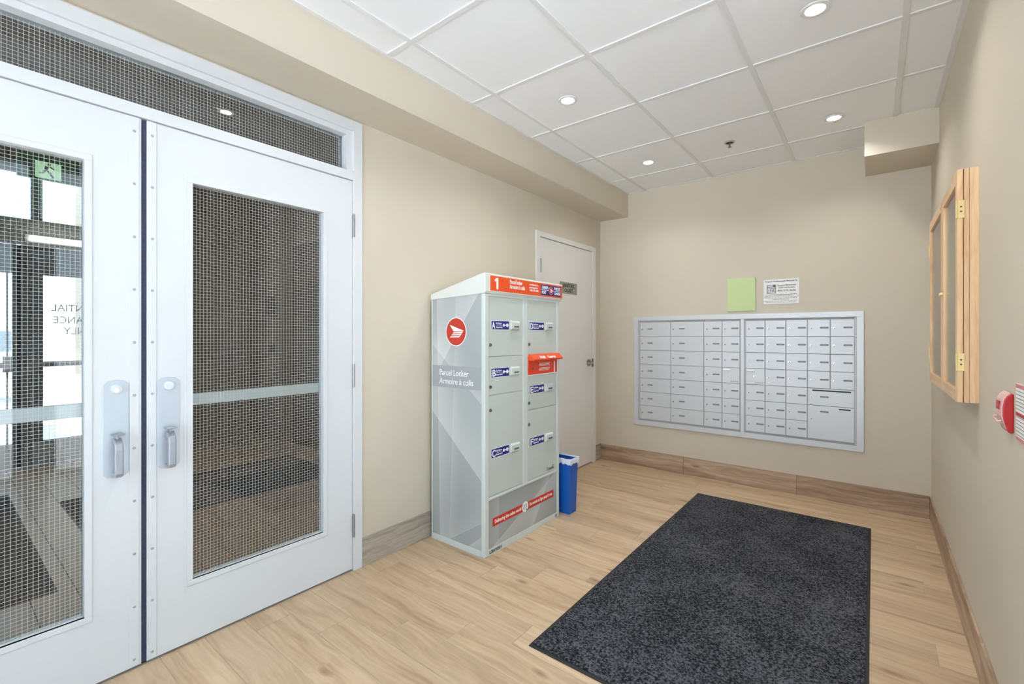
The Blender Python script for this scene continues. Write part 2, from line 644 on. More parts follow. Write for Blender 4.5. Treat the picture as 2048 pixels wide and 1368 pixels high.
# ------------------------------------------------------------------ ceiling: tiles laid in a T-bar grid
ceiling = struct('ceiling', MB().box(-0.1, W + 0.1, YN, L + 0.1, H + 0.03, H + 0.08), CEIL_G)
gx = [0.302, 0.489, 1.0988, 1.7084, 2.318, W]
gy = [L] + [3.855 - 0.6096 * i for i in range(10)]
gy = [y for y in gy if y > YN + 0.05] + [YN]
gy = gy[::-1]
tile_cache = {}
for i in range(len(gx) - 1):
    for j in range(len(gy) - 1):
        if gx[i + 1] - gx[i] < 0.03 or gy[j + 1] - gy[j] < 0.03:
            continue
        x0, x1, y0, y1 = gx[i] + 0.005, gx[i + 1] - 0.005, gy[j] + 0.005, gy[j + 1] - 0.005
        key = (round(x1 - x0, 3), round(y1 - y0, 3))
        if key not in tile_cache:
            w, d = key[0] / 2, key[1] / 2
            tile_cache[key] = MB().box(-w, w, -d, d, 0, 0.016).mesh('ceiling_tile', (0, 0, 0))
        place('ceiling_tile', tile_cache[key], CEIL_T, ((x0 + x1) / 2, (y0 + y1) / 2, H + 0.006), ceiling)
for x in gx[1:-1]:
    MB().box(x - 0.012, x + 0.012, YN, L, H, H + 0.0055).build('grid_runner', CEIL_G, ceiling)
for j, y in enumerate(gy[1:-1]):
    for i in range(len(gx) - 1):
        a = gx[i] + (0.012 if i else 0)
        b = gx[i + 1] - (0.012 if i < len(gx) - 2 else 0)
        MB().box(a, b, y - 0.012, y + 0.012, H + 0.0004, H + 0.0055).build('grid_cross_bar', CEIL_G, ceiling)
MB().box(0.302, 0.322, YN, L, H, H + 0.005).build('grid_wall_angle', CEIL_G, ceiling)
MB().box(W - 0.022, W, YN, 3.795, H, H + 0.005).build('grid_wall_angle', CEIL_G, ceiling)
MB().box(0.322, 2.158, L - 0.012, L, H + 0.0003, H + 0.005).build('grid_wall_angle', CEIL_G, ceiling)

# ------------------------------------------------------------------ walls
ZS = 2.4285
FY0, FY1, FZ = -0.438, 1.475, 2.419        # entrance frame opening in the left wall
JY0, JY1, JZ = 3.124, 4.158, 2.142         # janitor door frame
wl = MB()
wl.box(-0.15, 0, YN, FY0, 0, H + 0.05)
wl.box(-0.15, 0, FY0, FY1, FZ, H + 0.05)
wl.box(-0.15, 0, FY1, JY0, 0, H + 0.05)
wl.box(-0.15, 0, JY0, JY1, JZ, H + 0.05)
wl.box(-0.15, -0.08, JY0, JY1, 0, JZ)
wl.box(-0.15, 0, JY1, L + 0.15, 0, H + 0.05)
struct('wall_left', wl, WALL)
struct('wall_back', MB().box(0, W + 0.15, L, L + 0.15, 0, H + 0.05), WALL)
RY0, RY1, RZ = -0.47, 1.46, 2.56           # glazed entrance in the right wall, beside the camera
wr = MB()
wr.box(W, W + 0.15, RY1, L, 0, H + 0.05)
wr.box(W, W + 0.15, YN, RY0, 0, H + 0.05)
wr.box(W, W + 0.15, RY0, RY1, RZ, H + 0.05)
struct('wall_right', wr, WALL)
wf = MB().box(-0.15, 0.12, YN - 0.15, YN, 0, H + 0.05).box(2.40, W + 0.15, YN - 0.15, YN, 0, H + 0.05)
wf.box(0.12, 2.40, YN - 0.15, YN, 0, 0.10).box(0.12, 2.40, YN - 0.15, YN, 2.52, H + 0.05)
struct('wall_front', wf, WALL)
w2 = thing('fill_window', (1.26, YN - 0.07, 0.10), kind='structure')      # unseen glazing added behind the camera for fill daylight
for a, b, c_, d_ in ((0.12, 0.17, 0.10, 2.52), (2.35, 2.40, 0.10, 2.52), (0.17, 2.35, 0.10, 0.15), (0.17, 2.35, 2.47, 2.52), (1.235, 1.285, 0.15, 2.47)):
    MB().box(a, b, YN - 0.12, YN - 0.03, c_, d_).build('fill_window_frame', WHITE, w2)
for a, b in ((0.17, 1.235), (1.285, 2.35)):
    MB().box(a, b, YN - 0.078, YN - 0.072, 0.15, 2.47).build('pane', CLEAR, w2)
struct('trim_1', MB().box(0, 0.302, YN, L, ZS, H + 0.04), WALL)                  # boxed soffit along the left wall
struct('trim_2', MB().box(2.160, W, 3.797, L, 2.436, H + 0.04), WALL)            # small boxed bulkhead in the far corner

# ------------------------------------------------------------------ baseboards: rows of wood-look tiles
BB, BT = 0.157, 0.0095


def baseboard(name, runs, axis, m):
    bb = thing(name, (runs[0][0], L, 0) if axis == 'x' else (0, runs[0][0], 0), kind='structure')
    for a, b, w0, w1 in runs:
        mb = MB()
        if axis == 'x':
            mb.box(a + 0.001, b - 0.001, w0, w1, 0.0, BB)
        else:
            mb.box(w0, w1, a + 0.001, b - 0.001, 0.0, BB)
        mb.build('baseboard_tile', m, bb, bevel=0.0012, seg=1)
    return bb


baseboard('baseboard_back', [(BT, 0.841, L - BT, L), (0.841, 1.725, L - BT, L), (1.725, W - BT, L - BT, L)], 'x', BASEM)
baseboard('baseboard_left', [(FY1 + 0.001, 2.389, 0, BT), (2.389, JY0, 0, BT), (JY1, L, 0, BT)], 'y', BASELIT)
baseboard('baseboard_right', [(RY1, 2.36, W - BT, W), (2.36, 3.27, W - BT, W), (3.27, L - BT, W - BT, W)], 'y', BASEL)

# ------------------------------------------------------------------ entrance: white steel frame with transom, two leaves
fr = thing('trim_3', (0, 0.5185, 0), kind='structure')
XF0, XF1 = -0.145, 0.010
MB().box(XF0, XF1, FY1 - 0.053, FY1, 0, FZ).build('frame_jamb', WHITE, fr, bevel=0.0015)
MB().box(XF0, XF1, FY0, FY0 + 0.053, 0, FZ).build('frame_jamb', WHITE, fr, bevel=0.0015)
MB().box(XF0, XF1, FY0 + 0.053, FY1 - 0.053, 2.366, FZ).build('frame_head', WHITE, fr, bevel=0.0015)
MB().box(XF0, XF1, FY0 + 0.053, FY1 - 0.053, 2.100, 2.147).build('frame_transom_bar', WHITE, fr, bevel=0.0015)


def wires(y0, y1, z0, z1, xc, pitch=0.0127, t=0.00048):
    mb = MB()
    n = int((y1 - y0) / pitch)
    for i in range(1, n + 1):
        y = y0 + (i - 0.5) * (y1 - y0) / n
        mb.box(xc - t, xc + t, y - t, y + t, z0, z1)
    n = int((z1 - z0) / pitch)
    for i in range(1, n + 1):
        z = z0 + (i - 0.5) * (z1 - z0) / n
        mb.box(xc - t * 0.8, xc + t * 0.8, y0, y1, z - t, z + t)
    return mb


win = thing('window_1', (-0.05, 0.5185, 2.147), kind='structure')
ty0, ty1, tz0, tz1 = FY0 + 0.053, FY1 - 0.053, 2.147, 2.366
bead = [('x', ty0, ty1, tz1 - 0.026, tz1), ('y', ty1 - 0.034, ty1, tz0 + 0.004, tz1 - 0.026), ('y', ty0, ty0 + 0.034, tz0 + 0.004, tz1 - 0.026), ('x', ty0, ty1, tz0, tz0 + 0.004)]
for _, a, b, c, d in bead:
    MB().box(-0.05, -0.003, a, b, c, d).build('glazing_bead', WHITE, win, bevel=0.001)
MB().box(-0.067, -0.061, ty0 + 0.01, ty1 - 0.01, tz0 + 0.001, tz1 - 0.01).build('pane', GLASS, win)
tag(wires(ty0 + 0.036, ty1 - 0.036, tz0 + 0.004, tz1 - 0.027, -0.064).build('wire_mesh', WIRE, win), kind='stuff')


def leaf(name, y0, y1, gy0, gy1, lock_side, hinge_y):
    """one glazed steel leaf; lock_side +1: meeting edge at y1, -1: at y0"""
    d = thing(name, (-0.022, (y0 + y1) / 2, 0.008), kind='structure')
    z0, z1, gz0, gz1 = 0.010, 2.097, 0.262, 1.894
    X0, X1 = -0.045, 0.0
    p = MB()
    p.box(X0, X1, y0, gy0, z0, z1)
    p.box(X0, X1, gy1, y1, z0, z1)
    p.box(X0, X1, gy0, gy1, z0, gz0)
    p.box(X0, X1, gy0, gy1, gz1, z1)
    p.build('door_panel', WHITE, d)
    bw = 0.021
    for a, b, c, e in ((gy0 - bw, gy1 + bw, gz1, gz1 + bw), (gy0 - bw, gy1 + bw, gz0 - bw, gz0), (gy0 - bw, gy0, gz0, gz1), (gy1, gy1 + bw, gz0, gz1)):
        MB().box(-0.012, 0.0035, a, b, c, e).build('glazing_bead', WHITE, d, bevel=0.0012)
    if name == 'door_2':
        MB().box(0, 0.002, gy0 - bw - 0.011, gy0 - bw - 0.0005, gz0 - 0.05, gz1 + 0.03).build('glazing_shim', WHITE, d)
    MB().box(-0.026, -0.020, gy0 - 0.004, gy1 + 0.004, gz0 - 0.004, gz1 + 0.004).build('pane', GLASS, d)
    tag(wires(gy0 + 0.001, gy1 - 0.001, gz0 + 0.001, gz1 - 0.001, -0.023).build('wire_mesh', WIRE, d), kind='stuff')
    # push bar on the far side of the glass
    b = MB()
    b.box(-0.085, -0.05, gy0 - 0.06, gy1 + 0.06, 0.972, 1.020)
    b.box(-0.05, -0.045, gy0 - 0.06, gy0 - 0.02, 0.965, 1.027)
    b.box(-0.05, -0.045, gy1 + 0.02, gy1 + 0.06, 0.965, 1.027)
    bar = b.build('push_bar', ALUP, d, bevel=0.003)
    # riveted edge strip along the meeting edge
    e = y1 if lock_side > 0 else y0
    s0, s1 = (e - 0.036, e - 0.007) if lock_side > 0 else (e + 0.004, e + 0.030)
    st = MB().box(0, 0.0025, s0, s1, z0 + 0.004, z1).build('edge_strip', WHITE, d, bevel=0.0006, seg=1)
    for i in range(11):
        zc = 2.043 - 0.2005 * i
        MB().cyl('x', ((s0 + s1) / 2, zc), 0.0052, 0.0025, 0.0045, 10, 0.0035).build('rivet', ALUG, st)
    # pull trim: plate, key cylinder, thumb piece, offset grip
    pc = (0.4355 if lock_side > 0 else 0.597)
    pz0, pz1, hw = 0.743, 1.100, 0.0375
    prof = [(pc - hw, pz0 + 0.014), (pc - hw + 0.014, pz0 + 0.001), (pc, pz0 - 0.003), (pc + hw - 0.014, pz0 + 0.001), (pc + hw, pz0 + 0.014),
            (pc + hw, pz1 - 0.014), (pc + hw - 0.014, pz1 - 0.001), (pc, pz1 + 0.003), (pc - hw + 0.014, pz1 - 0.001), (pc - hw, pz1 - 0.014)]
    pl = MB().prism(prof, 'x', 0.0, 0.004).build('pull_plate', ALUQ, d, bevel=0.001, seg=1)
    cy = MB().cyl('x', (pc, 1.069), 0.0175, 0.004, 0.013, 24, 0.016).build('key_cylinder', WHITE, pl, smooth=True)
    MB().cyl('x', (pc, 1.065), 0.0075, 0.013, 0.0145, 16).cyl('x', (pc, 1.0645), 0.002, 0.0145, 0.0152, 8).build('keyway', STEEL, pl)
    t = MB()
    t.box(0.004, 0.030, pc - 0.004, pc + 0.004, 0.886, 0.900)
    t.prism([(0.012, 0.900), (0.050, 0.902), (0.052, 0.907), (0.012, 0.906)], 'y', pc - 0.017, pc + 0.017)
    t.build('thumb_piece', ALUG, pl, bevel=0.001, seg=1)
    g = MB()
    yw = 0.0125
    prof = [(0.004, 0.886), (0.026, 0.890), (0.052, 0.872), (0.056, 0.850), (0.056, 0.764), (0.050, 0.752), (0.030, 0.746), (0.004, 0.748),
            (0.004, 0.760), (0.028, 0.762), (0.036, 0.772), (0.036, 0.850), (0.028, 0.866), (0.004, 0.868)]
    g.prism(prof, 'y', pc - yw, pc + yw)
    g.build('pull_grip', ALUG, pl, bevel=0.004, seg=3)
    # hinges
    for zc in (1.857, 1.050, 0.244):
        hb = MB()
        for q in range(5):
            hb.cyl('z', (0.009, hinge_y), 0.0065, zc - 0.06 + q * 0.024, zc - 0.0375 + q * 0.024, 12)
        hb.cyl('z', (0.009, hinge_y), 0.0045, zc - 0.063, zc + 0.063, 10)
        hb.box(0.002, 0.004, hinge_y - 0.004, hinge_y + 0.008, zc - 0.06, zc + 0.06)
        hb.build('hinge', HINGE, d, smooth=True)
    return d


d1 = leaf('door_1', -0.382, 0.511, -0.224, 0.349, 1, -0.384)
d2 = leaf('door_2', 0.528, 1.419, 0.681, 1.254, -1, 1.4225)
MB().box(-0.040, -0.004, 0.5112, 0.5278, 0.012, 2.094).build('brush_seal', SEAL, d2)

# ------------------------------------------------------------------ janitor's closet door
jf = thing('trim_4', (0, (JY0 + JY1) / 2, 0), kind='structure')
MB().box(-0.08, 0.012, JY0, JY0 + 0.056, 0, JZ).build('frame_jamb', IVORY, jf, bevel=0.0015)
MB().box(-0.08, 0.012, JY1 - 0.056, JY1, 0, JZ).build('frame_jamb', IVORY, jf, bevel=0.0015)
MB().box(-0.08, 0.012, JY0 + 0.056, JY1 - 0.056, JZ - 0.046, JZ).build('frame_head', IVORY, jf, bevel=0.0015)
jd = thing('door_3', (-0.02, (JY0 + JY1) / 2, 0.008), kind='structure')
MB().box(-0.045, 0.002, JY0 + 0.060, JY1 - 0.059, 0.010, 2.092).build('door_panel', IVORY, jd, bevel=0.001, seg=1)
for zc in (1.853, 1.05, 0.25):
    MB().cyl('z', (0.014, 3.183), 0.0065, zc - 0.058, zc + 0.058, 12).box(0.002, 0.004, 3.184, 3.208, zc - 0.055, zc + 0.055).build('hinge', HINGE, jd, smooth=True)
ros = MB().cyl('x', (4.026, 0.997), 0.034, 0.002, 0.014, 24, 0.031).build('rose', STEELD, jd, smooth=True)
MB().tube([(0.012, 4.026, 0.997), (0.040, 4.026, 0.997), (0.052, 4.018, 0.997), (0.055, 3.995, 0.997), (0.055, 3.925, 0.995)], 0.0115, 10).build('lever_handle', mat('lever_steel', (0.42, 0.42, 0.41, 1), 0.3, 0.9), jd, smooth=True)
MB().box(0.006, 0.014, 4.09, 4.108, 0.955, 1.035).build('strike_plate', STEELD, jd)
js = MB().box(0.002, 0.005, 3.499, 3.798, 1.645, 1.749).build('closet_sign', SIGN)
tag(js, 'small grey plastic sign reading JANITORS CLOSET on the plain pale door', 'sign')
text('JANITORS', 0.044, (0.0056, 3.6485, 1.703), '+x', PRINTK, js, align='CENTER', width=0.20, bold=0.0008)
text('CLOSET', 0.044, (0.0056, 3.6485, 1.660), '+x', PRINTK, js, align='CENTER', width=0.145, bold=0.0008)

# ------------------------------------------------------------------ parcel locker
LX0, LX1, LY0, LY1, LZ = 0.030, 0.475, 1.957, 2.742, 1.506
lk_ = thing('parcel_locker', ((LX0 + LX1) / 2, (LY0 + LY1) / 2, 0), 'tall pale grey parcel locker with orange header and lettered compartments against the wall', 'parcel locker')
MB().box(LX0 + 0.003, LX1 - 0.012, LY0 + 0.003, LY1 - 0.003, 0.02, LZ).build('body', LOCKER, lk_)
MB().box(LX0, LX0 + 0.010, LY0, LY0 + 0.02, 0.0, LZ).build('corner_post', LOCKERW, lk_, bevel=0.002)
MB().box(LX1 - 0.030, LX1, LY0, LY0 + 0.038, 0.0, LZ).build('corner_post', LOCKERW, lk_, bevel=0.006, seg=3)
MB().box(LX1 - 0.030, LX1, LY1 - 0.028, LY1, 0.0, LZ).build('corner_post', LOCKERW, lk_, bevel=0.004, seg=3)
MB().box(LX1 - 0.014, LX1 - 0.002, 2.324, 2.374, 0.322, 1.498).build('centre_post', LOCKERW, lk_, bevel=0.003)
MB().box(LX1 - 0.014, LX1 - 0.002, LY0 + 0.036, LY1 - 0.026, 1.492, LZ).build('top_rail', LOCKERW, lk_, bevel=0.002)
MB().box(LX1 - 0.014, LX1 + 0.001, LY0 + 0.036, LY1 - 0.026, 0.318, 0.332).build('middle_rail', LOCKERW, lk_, bevel=0.002)
MB().box(LX0, LX1 - 0.028, LY0, LY0 + 0.006, 0.0, 0.036).build('plinth', LOCKERW, lk_, bevel=0.001)
MB().box(LX1 - 0.014, LX1 - 0.001, LY0 + 0.036, LY1 - 0.026, 0.0, 0.036).build('plinth', LOCKERW, lk_, bevel=0.001)
side = MB().box(LX0 + 0.008, LX1 - 0.028, LY0 + 0.001, LY0 + 0.004, 0.036, LZ).build('side_panel', FILM, lk_)
lowp = MB().box(LX1 - 0.013, LX1 - 0.004, LY0 + 0.038, LY1 - 0.028, 0.037, 0.318).build('lower_panel', FILM2, lk_)
# side print: grey band, lettering, round emblem
yb = LY0 + 0.001
MB().box(LX0 + 0.010, LX1 - 0.029, yb - 0.0006, yb, 0.951, 1.083).build('printed_band', BAND, side)
text('Parcel Locker', 0.052, (0.102, yb - 0.001, 1.024), '-y', PRINTW, side, width=0.243)
text('Armoire à colis', 0.052, (0.102, yb - 0.001, 0.972), '-y', PRINTW, side, width=0.283)


def emblem(parent, facing, cx, cz, r, base):
    """red disc with the white wing"""
    ring = MB().cyl('x', (cx, cz), r * 1.06, base, base + 0.0005, 48) if facing == '+x' else MB().cyl('y', (cx, cz), r * 1.06, base - 0.0005, base, 48)
    ring.build('emblem_ring', PRINTW, parent)
    dk = MB().cyl('x', (cx, cz), r, base + 0.0005, base + 0.001, 48) if facing == '+x' else MB().cyl('y', (cx, cz), r, base - 0.001, base - 0.0005, 48)
    dk.build('emblem_disc', RED, parent)
    polys = [[(-0.64, 0.52), (0.80, 0.07), (0.62, 0.03), (-0.22, 0.02)],
             [(-0.26, -0.04), (0.66, -0.01), (0.80, 0.07), (0.52, -0.11), (-0.32, -0.13)],
             [(-0.38, -0.19), (0.48, -0.16), (0.62, -0.06), (0.44, -0.25), (-0.47, -0.27)],
             [(-0.52, -0.34), (0.38, -0.31), (0.52, -0.14), (0.66, -0.02), (0.78, 0.07), (0.34, -0.41), (-0.64, -0.42)]]
    mb = MB()
    for i, pg in enumerate(polys):
        e = 0.0001 * i
        q = [(cx + a * r, cz + b * r) for a, b in pg]
        if facing == '+x':
            mb.prism(q, 'x', base + 0.001, base + 0.0014 + e)
        else:
            mb.prism(q, 'y', base - 0.0014 - e, base - 0.001)
    mb.build('emblem_wing', PRINTW, parent)


emblem(side, '-y', 0.245, 1.288, 0.081, yb)
# header
hd = MB()
hd.prism([(LX0 - 0.004, 1.488), (LX0 - 0.004, 1.522), (0.462, 1.622), (0.482, 1.622), (0.486, 1.616), (0.486, 1.520), (0.476, 1.506), (0.46, 1.506)], 'y', LY0 - 0.004, 2.764)
header = hd.build('header', LOCKERH, lk_, bevel=0.003)
hx = 0.4865
MB().box(0.484, hx, 1.992, 2.762, 1.524, 1.610).build('header_plate', ORANGE, header)
MB().prism([(2.046, 1.534), (2.062, 1.534), (2.062, 1.601), (2.050, 1.601), (2.030, 1.589), (2.034, 1.577), (2.046, 1.584)], 'x', hx, hx + 0.0012).build('lettering', PRINTW, header)
MB().cyl('x', (2.102, 1.590), 0.006, hx, hx + 0.0012, 10).build('header_mark', NOTICED, header)
text('Parcel locker', 0.034, (hx + 0.001, 2.170, 1.578), '+x', PRINTW, header, bold=0.0006, width=0.125)
text('Armoire à colis', 0.034, (hx + 0.001, 2.170, 1.549), '+x', PRINTW, header, bold=0.0006, width=0.152)
for q, tx in enumerate(('canadapost.ca', 'postescanada.ca', '1 866 607-6301')):
    text(tx, 0.018, (hx + 0.001, 2.370, 1.585 - 0.0185 * q), '+x', PRINTW, header, width=0.095)
MB().box(hx, hx + 0.0008, 2.500, 2.742, 1.534, 1.602).build('header_logo_field', NAVY, header)
MB().box(hx + 0.0008, hx + 0.0012, 2.504, 2.590, 1.566, 1.5695).build('header_logo_rule', PRINTW, header)
MB().box(hx + 0.0008, hx + 0.0012, 2.650, 2.740, 1.566, 1.5695).build('header_logo_rule', PRINTW, header)
text('CANADA', 0.026, (hx + 0.0014, 2.508, 1.576), '+x', PRINTW, header, bold=0.0006, width=0.078)
text('POST', 0.026, (hx + 0.0014, 2.508, 1.543), '+x', PRINTW, header, bold=0.0006, width=0.052)
text('POSTES', 0.026, (hx + 0.0014, 2.658, 1.576), '+x', PRINTW, header, bold=0.0006, width=0.072)
text('CANADA', 0.026, (hx + 0.0014, 2.658, 1.543), '+x', PRINTW, header, bold=0.0006, width=0.078)
emblem(header, '+x', 2.620, 1.568, 0.026, hx + 0.0009)


def compartment(letter, y0, y1, z0, z1, sz, sy, lockz):
    fx = LX1 - 0.005
    lab = 'pale green locker door lettered %s' % letter
    d = MB().box(fx - 0.012, fx, y0, y1, z0, z1).build('compartment_door', LOCKER, lk_, bevel=0.002)
    MB().cyl('x', (y0 + 0.014, lockz), 0.0105, fx, fx + 0.005, 20, 0.009).box(fx + 0.005, fx + 0.008, y0 + 0.0115, y0 + 0.0165, lockz - 0.007, lockz + 0.007).build('lock', STEELD, d, smooth=True)
    # navy key label
    s0 = sy
    MB().box(fx, fx + 0.0008, s0 - 0.003, s0 + 0.165, sz - 0.028, sz + 0.028).build('label_border', PRINTG, d)
    MB().box(fx + 0.0008, fx + 0.0012, s0, s0 + 0.162, sz - 0.025, sz + 0.025).build('key_label', NAVY, d)
    X = fx + 0.0015
    text(letter, 0.056, (X, s0 + 0.004, sz - 0.020), '+x', PRINTW, d, bold=0.0012, width=0.030)
    text('Key Return', 0.0165, (X, s0 + 0.040, sz + 0.006), '+x', PRINTW, d, width=0.052)
    MB().box(fx + 0.0012, X, s0 + 0.040, s0 + 0.098, sz - 0.0015, sz + 0.0002).build('label_rule', PRINTG, d)
    text('Retour de clé', 0.0165, (X, s0 + 0.040, sz - 0.0165), '+x', PRINTW, d, width=0.058)
    kz = sz + 0.001
    k = MB()
    k.cyl('x', (s0 + 0.113, kz), 0.0095, fx + 0.0012, X, 18)
    k.box(fx + 0.0012, X, s0 + 0.120, s0 + 0.143, kz - 0.003, kz + 0.003)
    k.prism([(s0 + 0.136, kz - 0.009), (s0 + 0.150, kz - 0.011), (s0 + 0.160, kz), (s0 + 0.150, kz + 0.011), (s0 + 0.136, kz + 0.009)], 'x', fx + 0.0012, X)
    k.build('key_symbol', PRINTW, d)
    # key return slot
    q0 = s0 + 0.173
    MB().prism([(fx, sz - 0.027), (fx + 0.014, sz - 0.022), (fx + 0.016, sz + 0.018), (fx + 0.010, sz + 0.027), (fx, sz + 0.027)], 'y', q0, q0 + 0.083).build('key_slot', LOCKERW, d, bevel=0.002)
    MB().box(fx + 0.0135, fx + 0.0162, q0 + 0.024, q0 + 0.070, sz - 0.012, sz - 0.002).build('slot_opening', PRINTD, d)
    return d


compartment('A', 1.997, 2.324, 1.144, 1.492, 1.326, 2.020, 1.211)
compartment('B', 1.997, 2.324, 0.921, 1.140, 1.048, 2.020, 0.968)
compartment('C', 1.997, 2.324, 0.336, 0.917, 0.580, 2.020, 0.834)
compartment('D', 2.374, 2.711, 1.130, 1.492, 1.326, 2.396, 1.209)
compartment('E', 2.374, 2.711, 0.788, 1.008, 0.915, 2.396, 0.832)
dF = compartment('F', 2.374, 2.711, 0.336, 0.784, 0.578, 2.396, 0.694)
text('Canada', 0.030, (LX1 - 0.0035, 2.590, 0.352), '+x', PRINTD, dF, name='wordmark', width=0.085)
MB().box(LX1 - 0.005, LX1 - 0.0042, 2.662, 2.672, 0.373, 0.379).build('wordmark_flag', PRINTD, dF)
# red outgoing-mail slot with a hood
ms = MB().box(LX1 - 0.016, LX1 + 0.002, 2.376, 2.712, 1.012, 1.128).build('mail_slot_panel', REDBOX, lk_, bevel=0.002)
MB().box(LX1 - 0.012, LX1 + 0.0015, 2.372, 2.716, 1.008, 1.013).build('panel_edge', PRINTG, ms)
MB().box(LX1 - 0.012, LX1 + 0.0015, 2.712, 2.717, 1.008, 1.128).build('panel_edge', PRINTG, ms)
MB().prism([(LX1, 1.104), (LX1 + 0.042, 1.104), (LX1 + 0.050, 1.112), (LX1 + 0.022, 1.142), (LX1, 1.146)], 'y', 2.376, 2.716).build('slot_hood', ORANGE, ms, bevel=0.003)
for nm, yy, wdt in (('Mail', 2.450, 0.055), ('Courrier', 2.540, 0.095)):
    o = text(nm, 0.030, (LX1 + 0.046, yy, 1.118), '+x', PRINTW, ms, width=wdt, bold=0.0006)
    o.rotation_euler = (Matrix.Rotation(-math.radians(44), 3, 'Y') @ Matrix(((0, 0, 1), (1, 0, 0), (0, 1, 0)))).to_euler()
for q in range(6):
    zz = 1.082 - q * 0.0075 - (0.009 if q > 2 else 0)
    MB().box(LX1 + 0.002, LX1 + 0.0026, 2.494, 2.494 + (0.130, 0.118, 0.126, 0.128, 0.124, 0.108)[q], zz - 0.0016, zz + 0.0016).build('fine_print', NOTICER if q == 9 else PRINTG, ms)
MB().box(LX1 + 0.002, LX1 + 0.0026, 2.672, 2.683, 1.014, 1.092).build('white_stripe', PRINTW, ms)
MB().cyl('x', (2.425, 1.052), 0.008, LX1 + 0.002, LX1 + 0.005, 14).build('lock', STEELD, ms, smooth=True)
# lower banner
px = LX1 - 0.004
MB().box(px, px + 0.0008, 2.030, 2.672, 0.156, 0.205).build('banner', REDB, lowp)
text('Delivering the online world', 0.030, (px + 0.0011, 2.048, 0.171), '+x', PRINTW, lowp, width=0.255, bold=0.0003)
text("Du monde en ligne jusqu'à vous", 0.030, (px + 0.0011, 2.392, 0.173), '+x', PRINTW, lowp, width=0.262, bold=0.0003)
MB().cyl('x', (2.346, 0.182), 0.033, px + 0.0008, px + 0.0013, 32).build('banner_roundel', PRINTW, lowp)
c = MB()
for q in range(3):
    c.box(px + 0.0013, px + 0.0017, 2.330, 2.362, 0.176 + q * 0.009, 0.1785 + q * 0.009)
c.box(px + 0.0013, px + 0.0017, 2.328, 2.331, 0.170, 0.198).box(px + 0.0013, px + 0.0017, 2.361, 2.364, 0.176, 0.198)
c.cyl('x', (2.336, 0.167), 0.003, px + 0.0013, px + 0.0017, 8).cyl('x', (2.357, 0.167), 0.003, px + 0.0013, px + 0.0017, 8)
c.prism([(2.352, 0.172), (2.372, 0.156), (2.364, 0.154), (2.362, 0.146)], 'x', px + 0.0013, px + 0.0018)
c.build('cart_symbol', PRINTD, lowp)
text('LBR9201', 0.026, (LX1 - 0.0005, 1.999, 0.010), '+x', PRINTK, lk_, name='serial_number', width=0.105, bold=0.0004)
MB().box(LX1 - 0.001, LX1 + 0.0002, 2.690, 2.712, 0.008, 0.028).build('maker_plate', SIGN, lk_)

# ------------------------------------------------------------------ waste bin
bn = thing('waste_bin', (0.40, 2.85, 0), 'slim blue plastic waste bin with a white liner beside the parcel locker', 'bin')


def taper(mb, x0, x1, y0, y1, z0, z1, g, t):
    """open tapered box shell with wall thickness t and growth g at the top"""
    o0 = [(x0, y0, z0), (x1, y0, z0), (x1, y1, z0), (x0, y1, z0)]
    o1 = [(x0 - g, y0 - g, z1), (x1 + g, y0 - g, z1), (x1 + g, y1 + g, z1), (x0 - g, y1 + g, z1)]
    i1 = [(x0 - g + t, y0 - g + t, z1), (x1 + g - t, y0 - g + t, z1), (x1 + g - t, y1 + g - t, z1), (x0 - g + t, y1 + g - t, z1)]
    i0 = [(x0 + t, y0 + t, z0 + t), (x1 - t, y0 + t, z0 + t), (x1 - t, y1 - t, z0 + t), (x0 + t, y1 - t, z0 + t)]
    fs = [(3, 2, 1, 0), (12, 13, 14, 15)]
    for a, b in ((0, 4), (4, 8), (8, 12)):
        fs += [(a + i, a + (i + 1) % 4, b + (i + 1) % 4, b + i) for i in range(4)]
    mb.add(o0 + o1 + i1 + i0, fs)


mb = MB()
taper(mb, 0.270, 0.520, 2.806, 2.896, 0.0, 0.385, 0.010, 0.003)
mb.build('bin_body', BLUE, bn, bevel=0.004)
# liner folded over the rim, wavy hem
mb = MB()
pts = []
cx0, cx1, cy0, cy1 = 0.2555, 0.5345, 2.7915, 2.9105
per = [(cx0, cy0), (cx1, cy0), (cx1, cy1), (cx0, cy1)]
ring = []
for i in range(4):
    a, b = per[i], per[(i + 1) % 4]
    n = 14 if i % 2 == 0 else 8
    for q in range(n):
        ring.append((a[0] + (b[0] - a[0]) * q / n, a[1] + (b[1] - a[1]) * q / n))
nr = len(ring)
rows = []
mid = ((cx0 + cx1) / 2, (cy0 + cy1) / 2)
rnd = random.Random(3)
for zz, sh in ((0.352, 1.0), (0.372, 1.012), (0.391, 1.005), (0.3945, 0.985), (0.385, 0.955), (0.30, 0.92)):
    row = []
    for (x, y) in ring:
        j = rnd.uniform(-1, 1)
        kx = 1 + (sh - 1) * (1 if abs(x - mid[0]) > abs(y - mid[1]) else 0.6)
        dz = j * (0.011 if zz < 0.36 else 0.003)
        row.append((mid[0] + (x - mid[0]) * sh + j * 0.0022, mid[1] + (y - mid[1]) * sh + (sh - 1) * 0.05 * (1 if y > mid[1] else -1) + j * 0.0016, zz + dz))
    rows.append(row)
vs = [v for r in rows for v in r]
fs = [(a * nr + i, a * nr + (i + 1) % nr, (a + 1) * nr + (i + 1) % nr, (a + 1) * nr + i) for a in range(len(rows) - 1) for i in range(nr)]
mb.add(vs, fs)
mb.build('liner', LINER, bn, smooth=False)
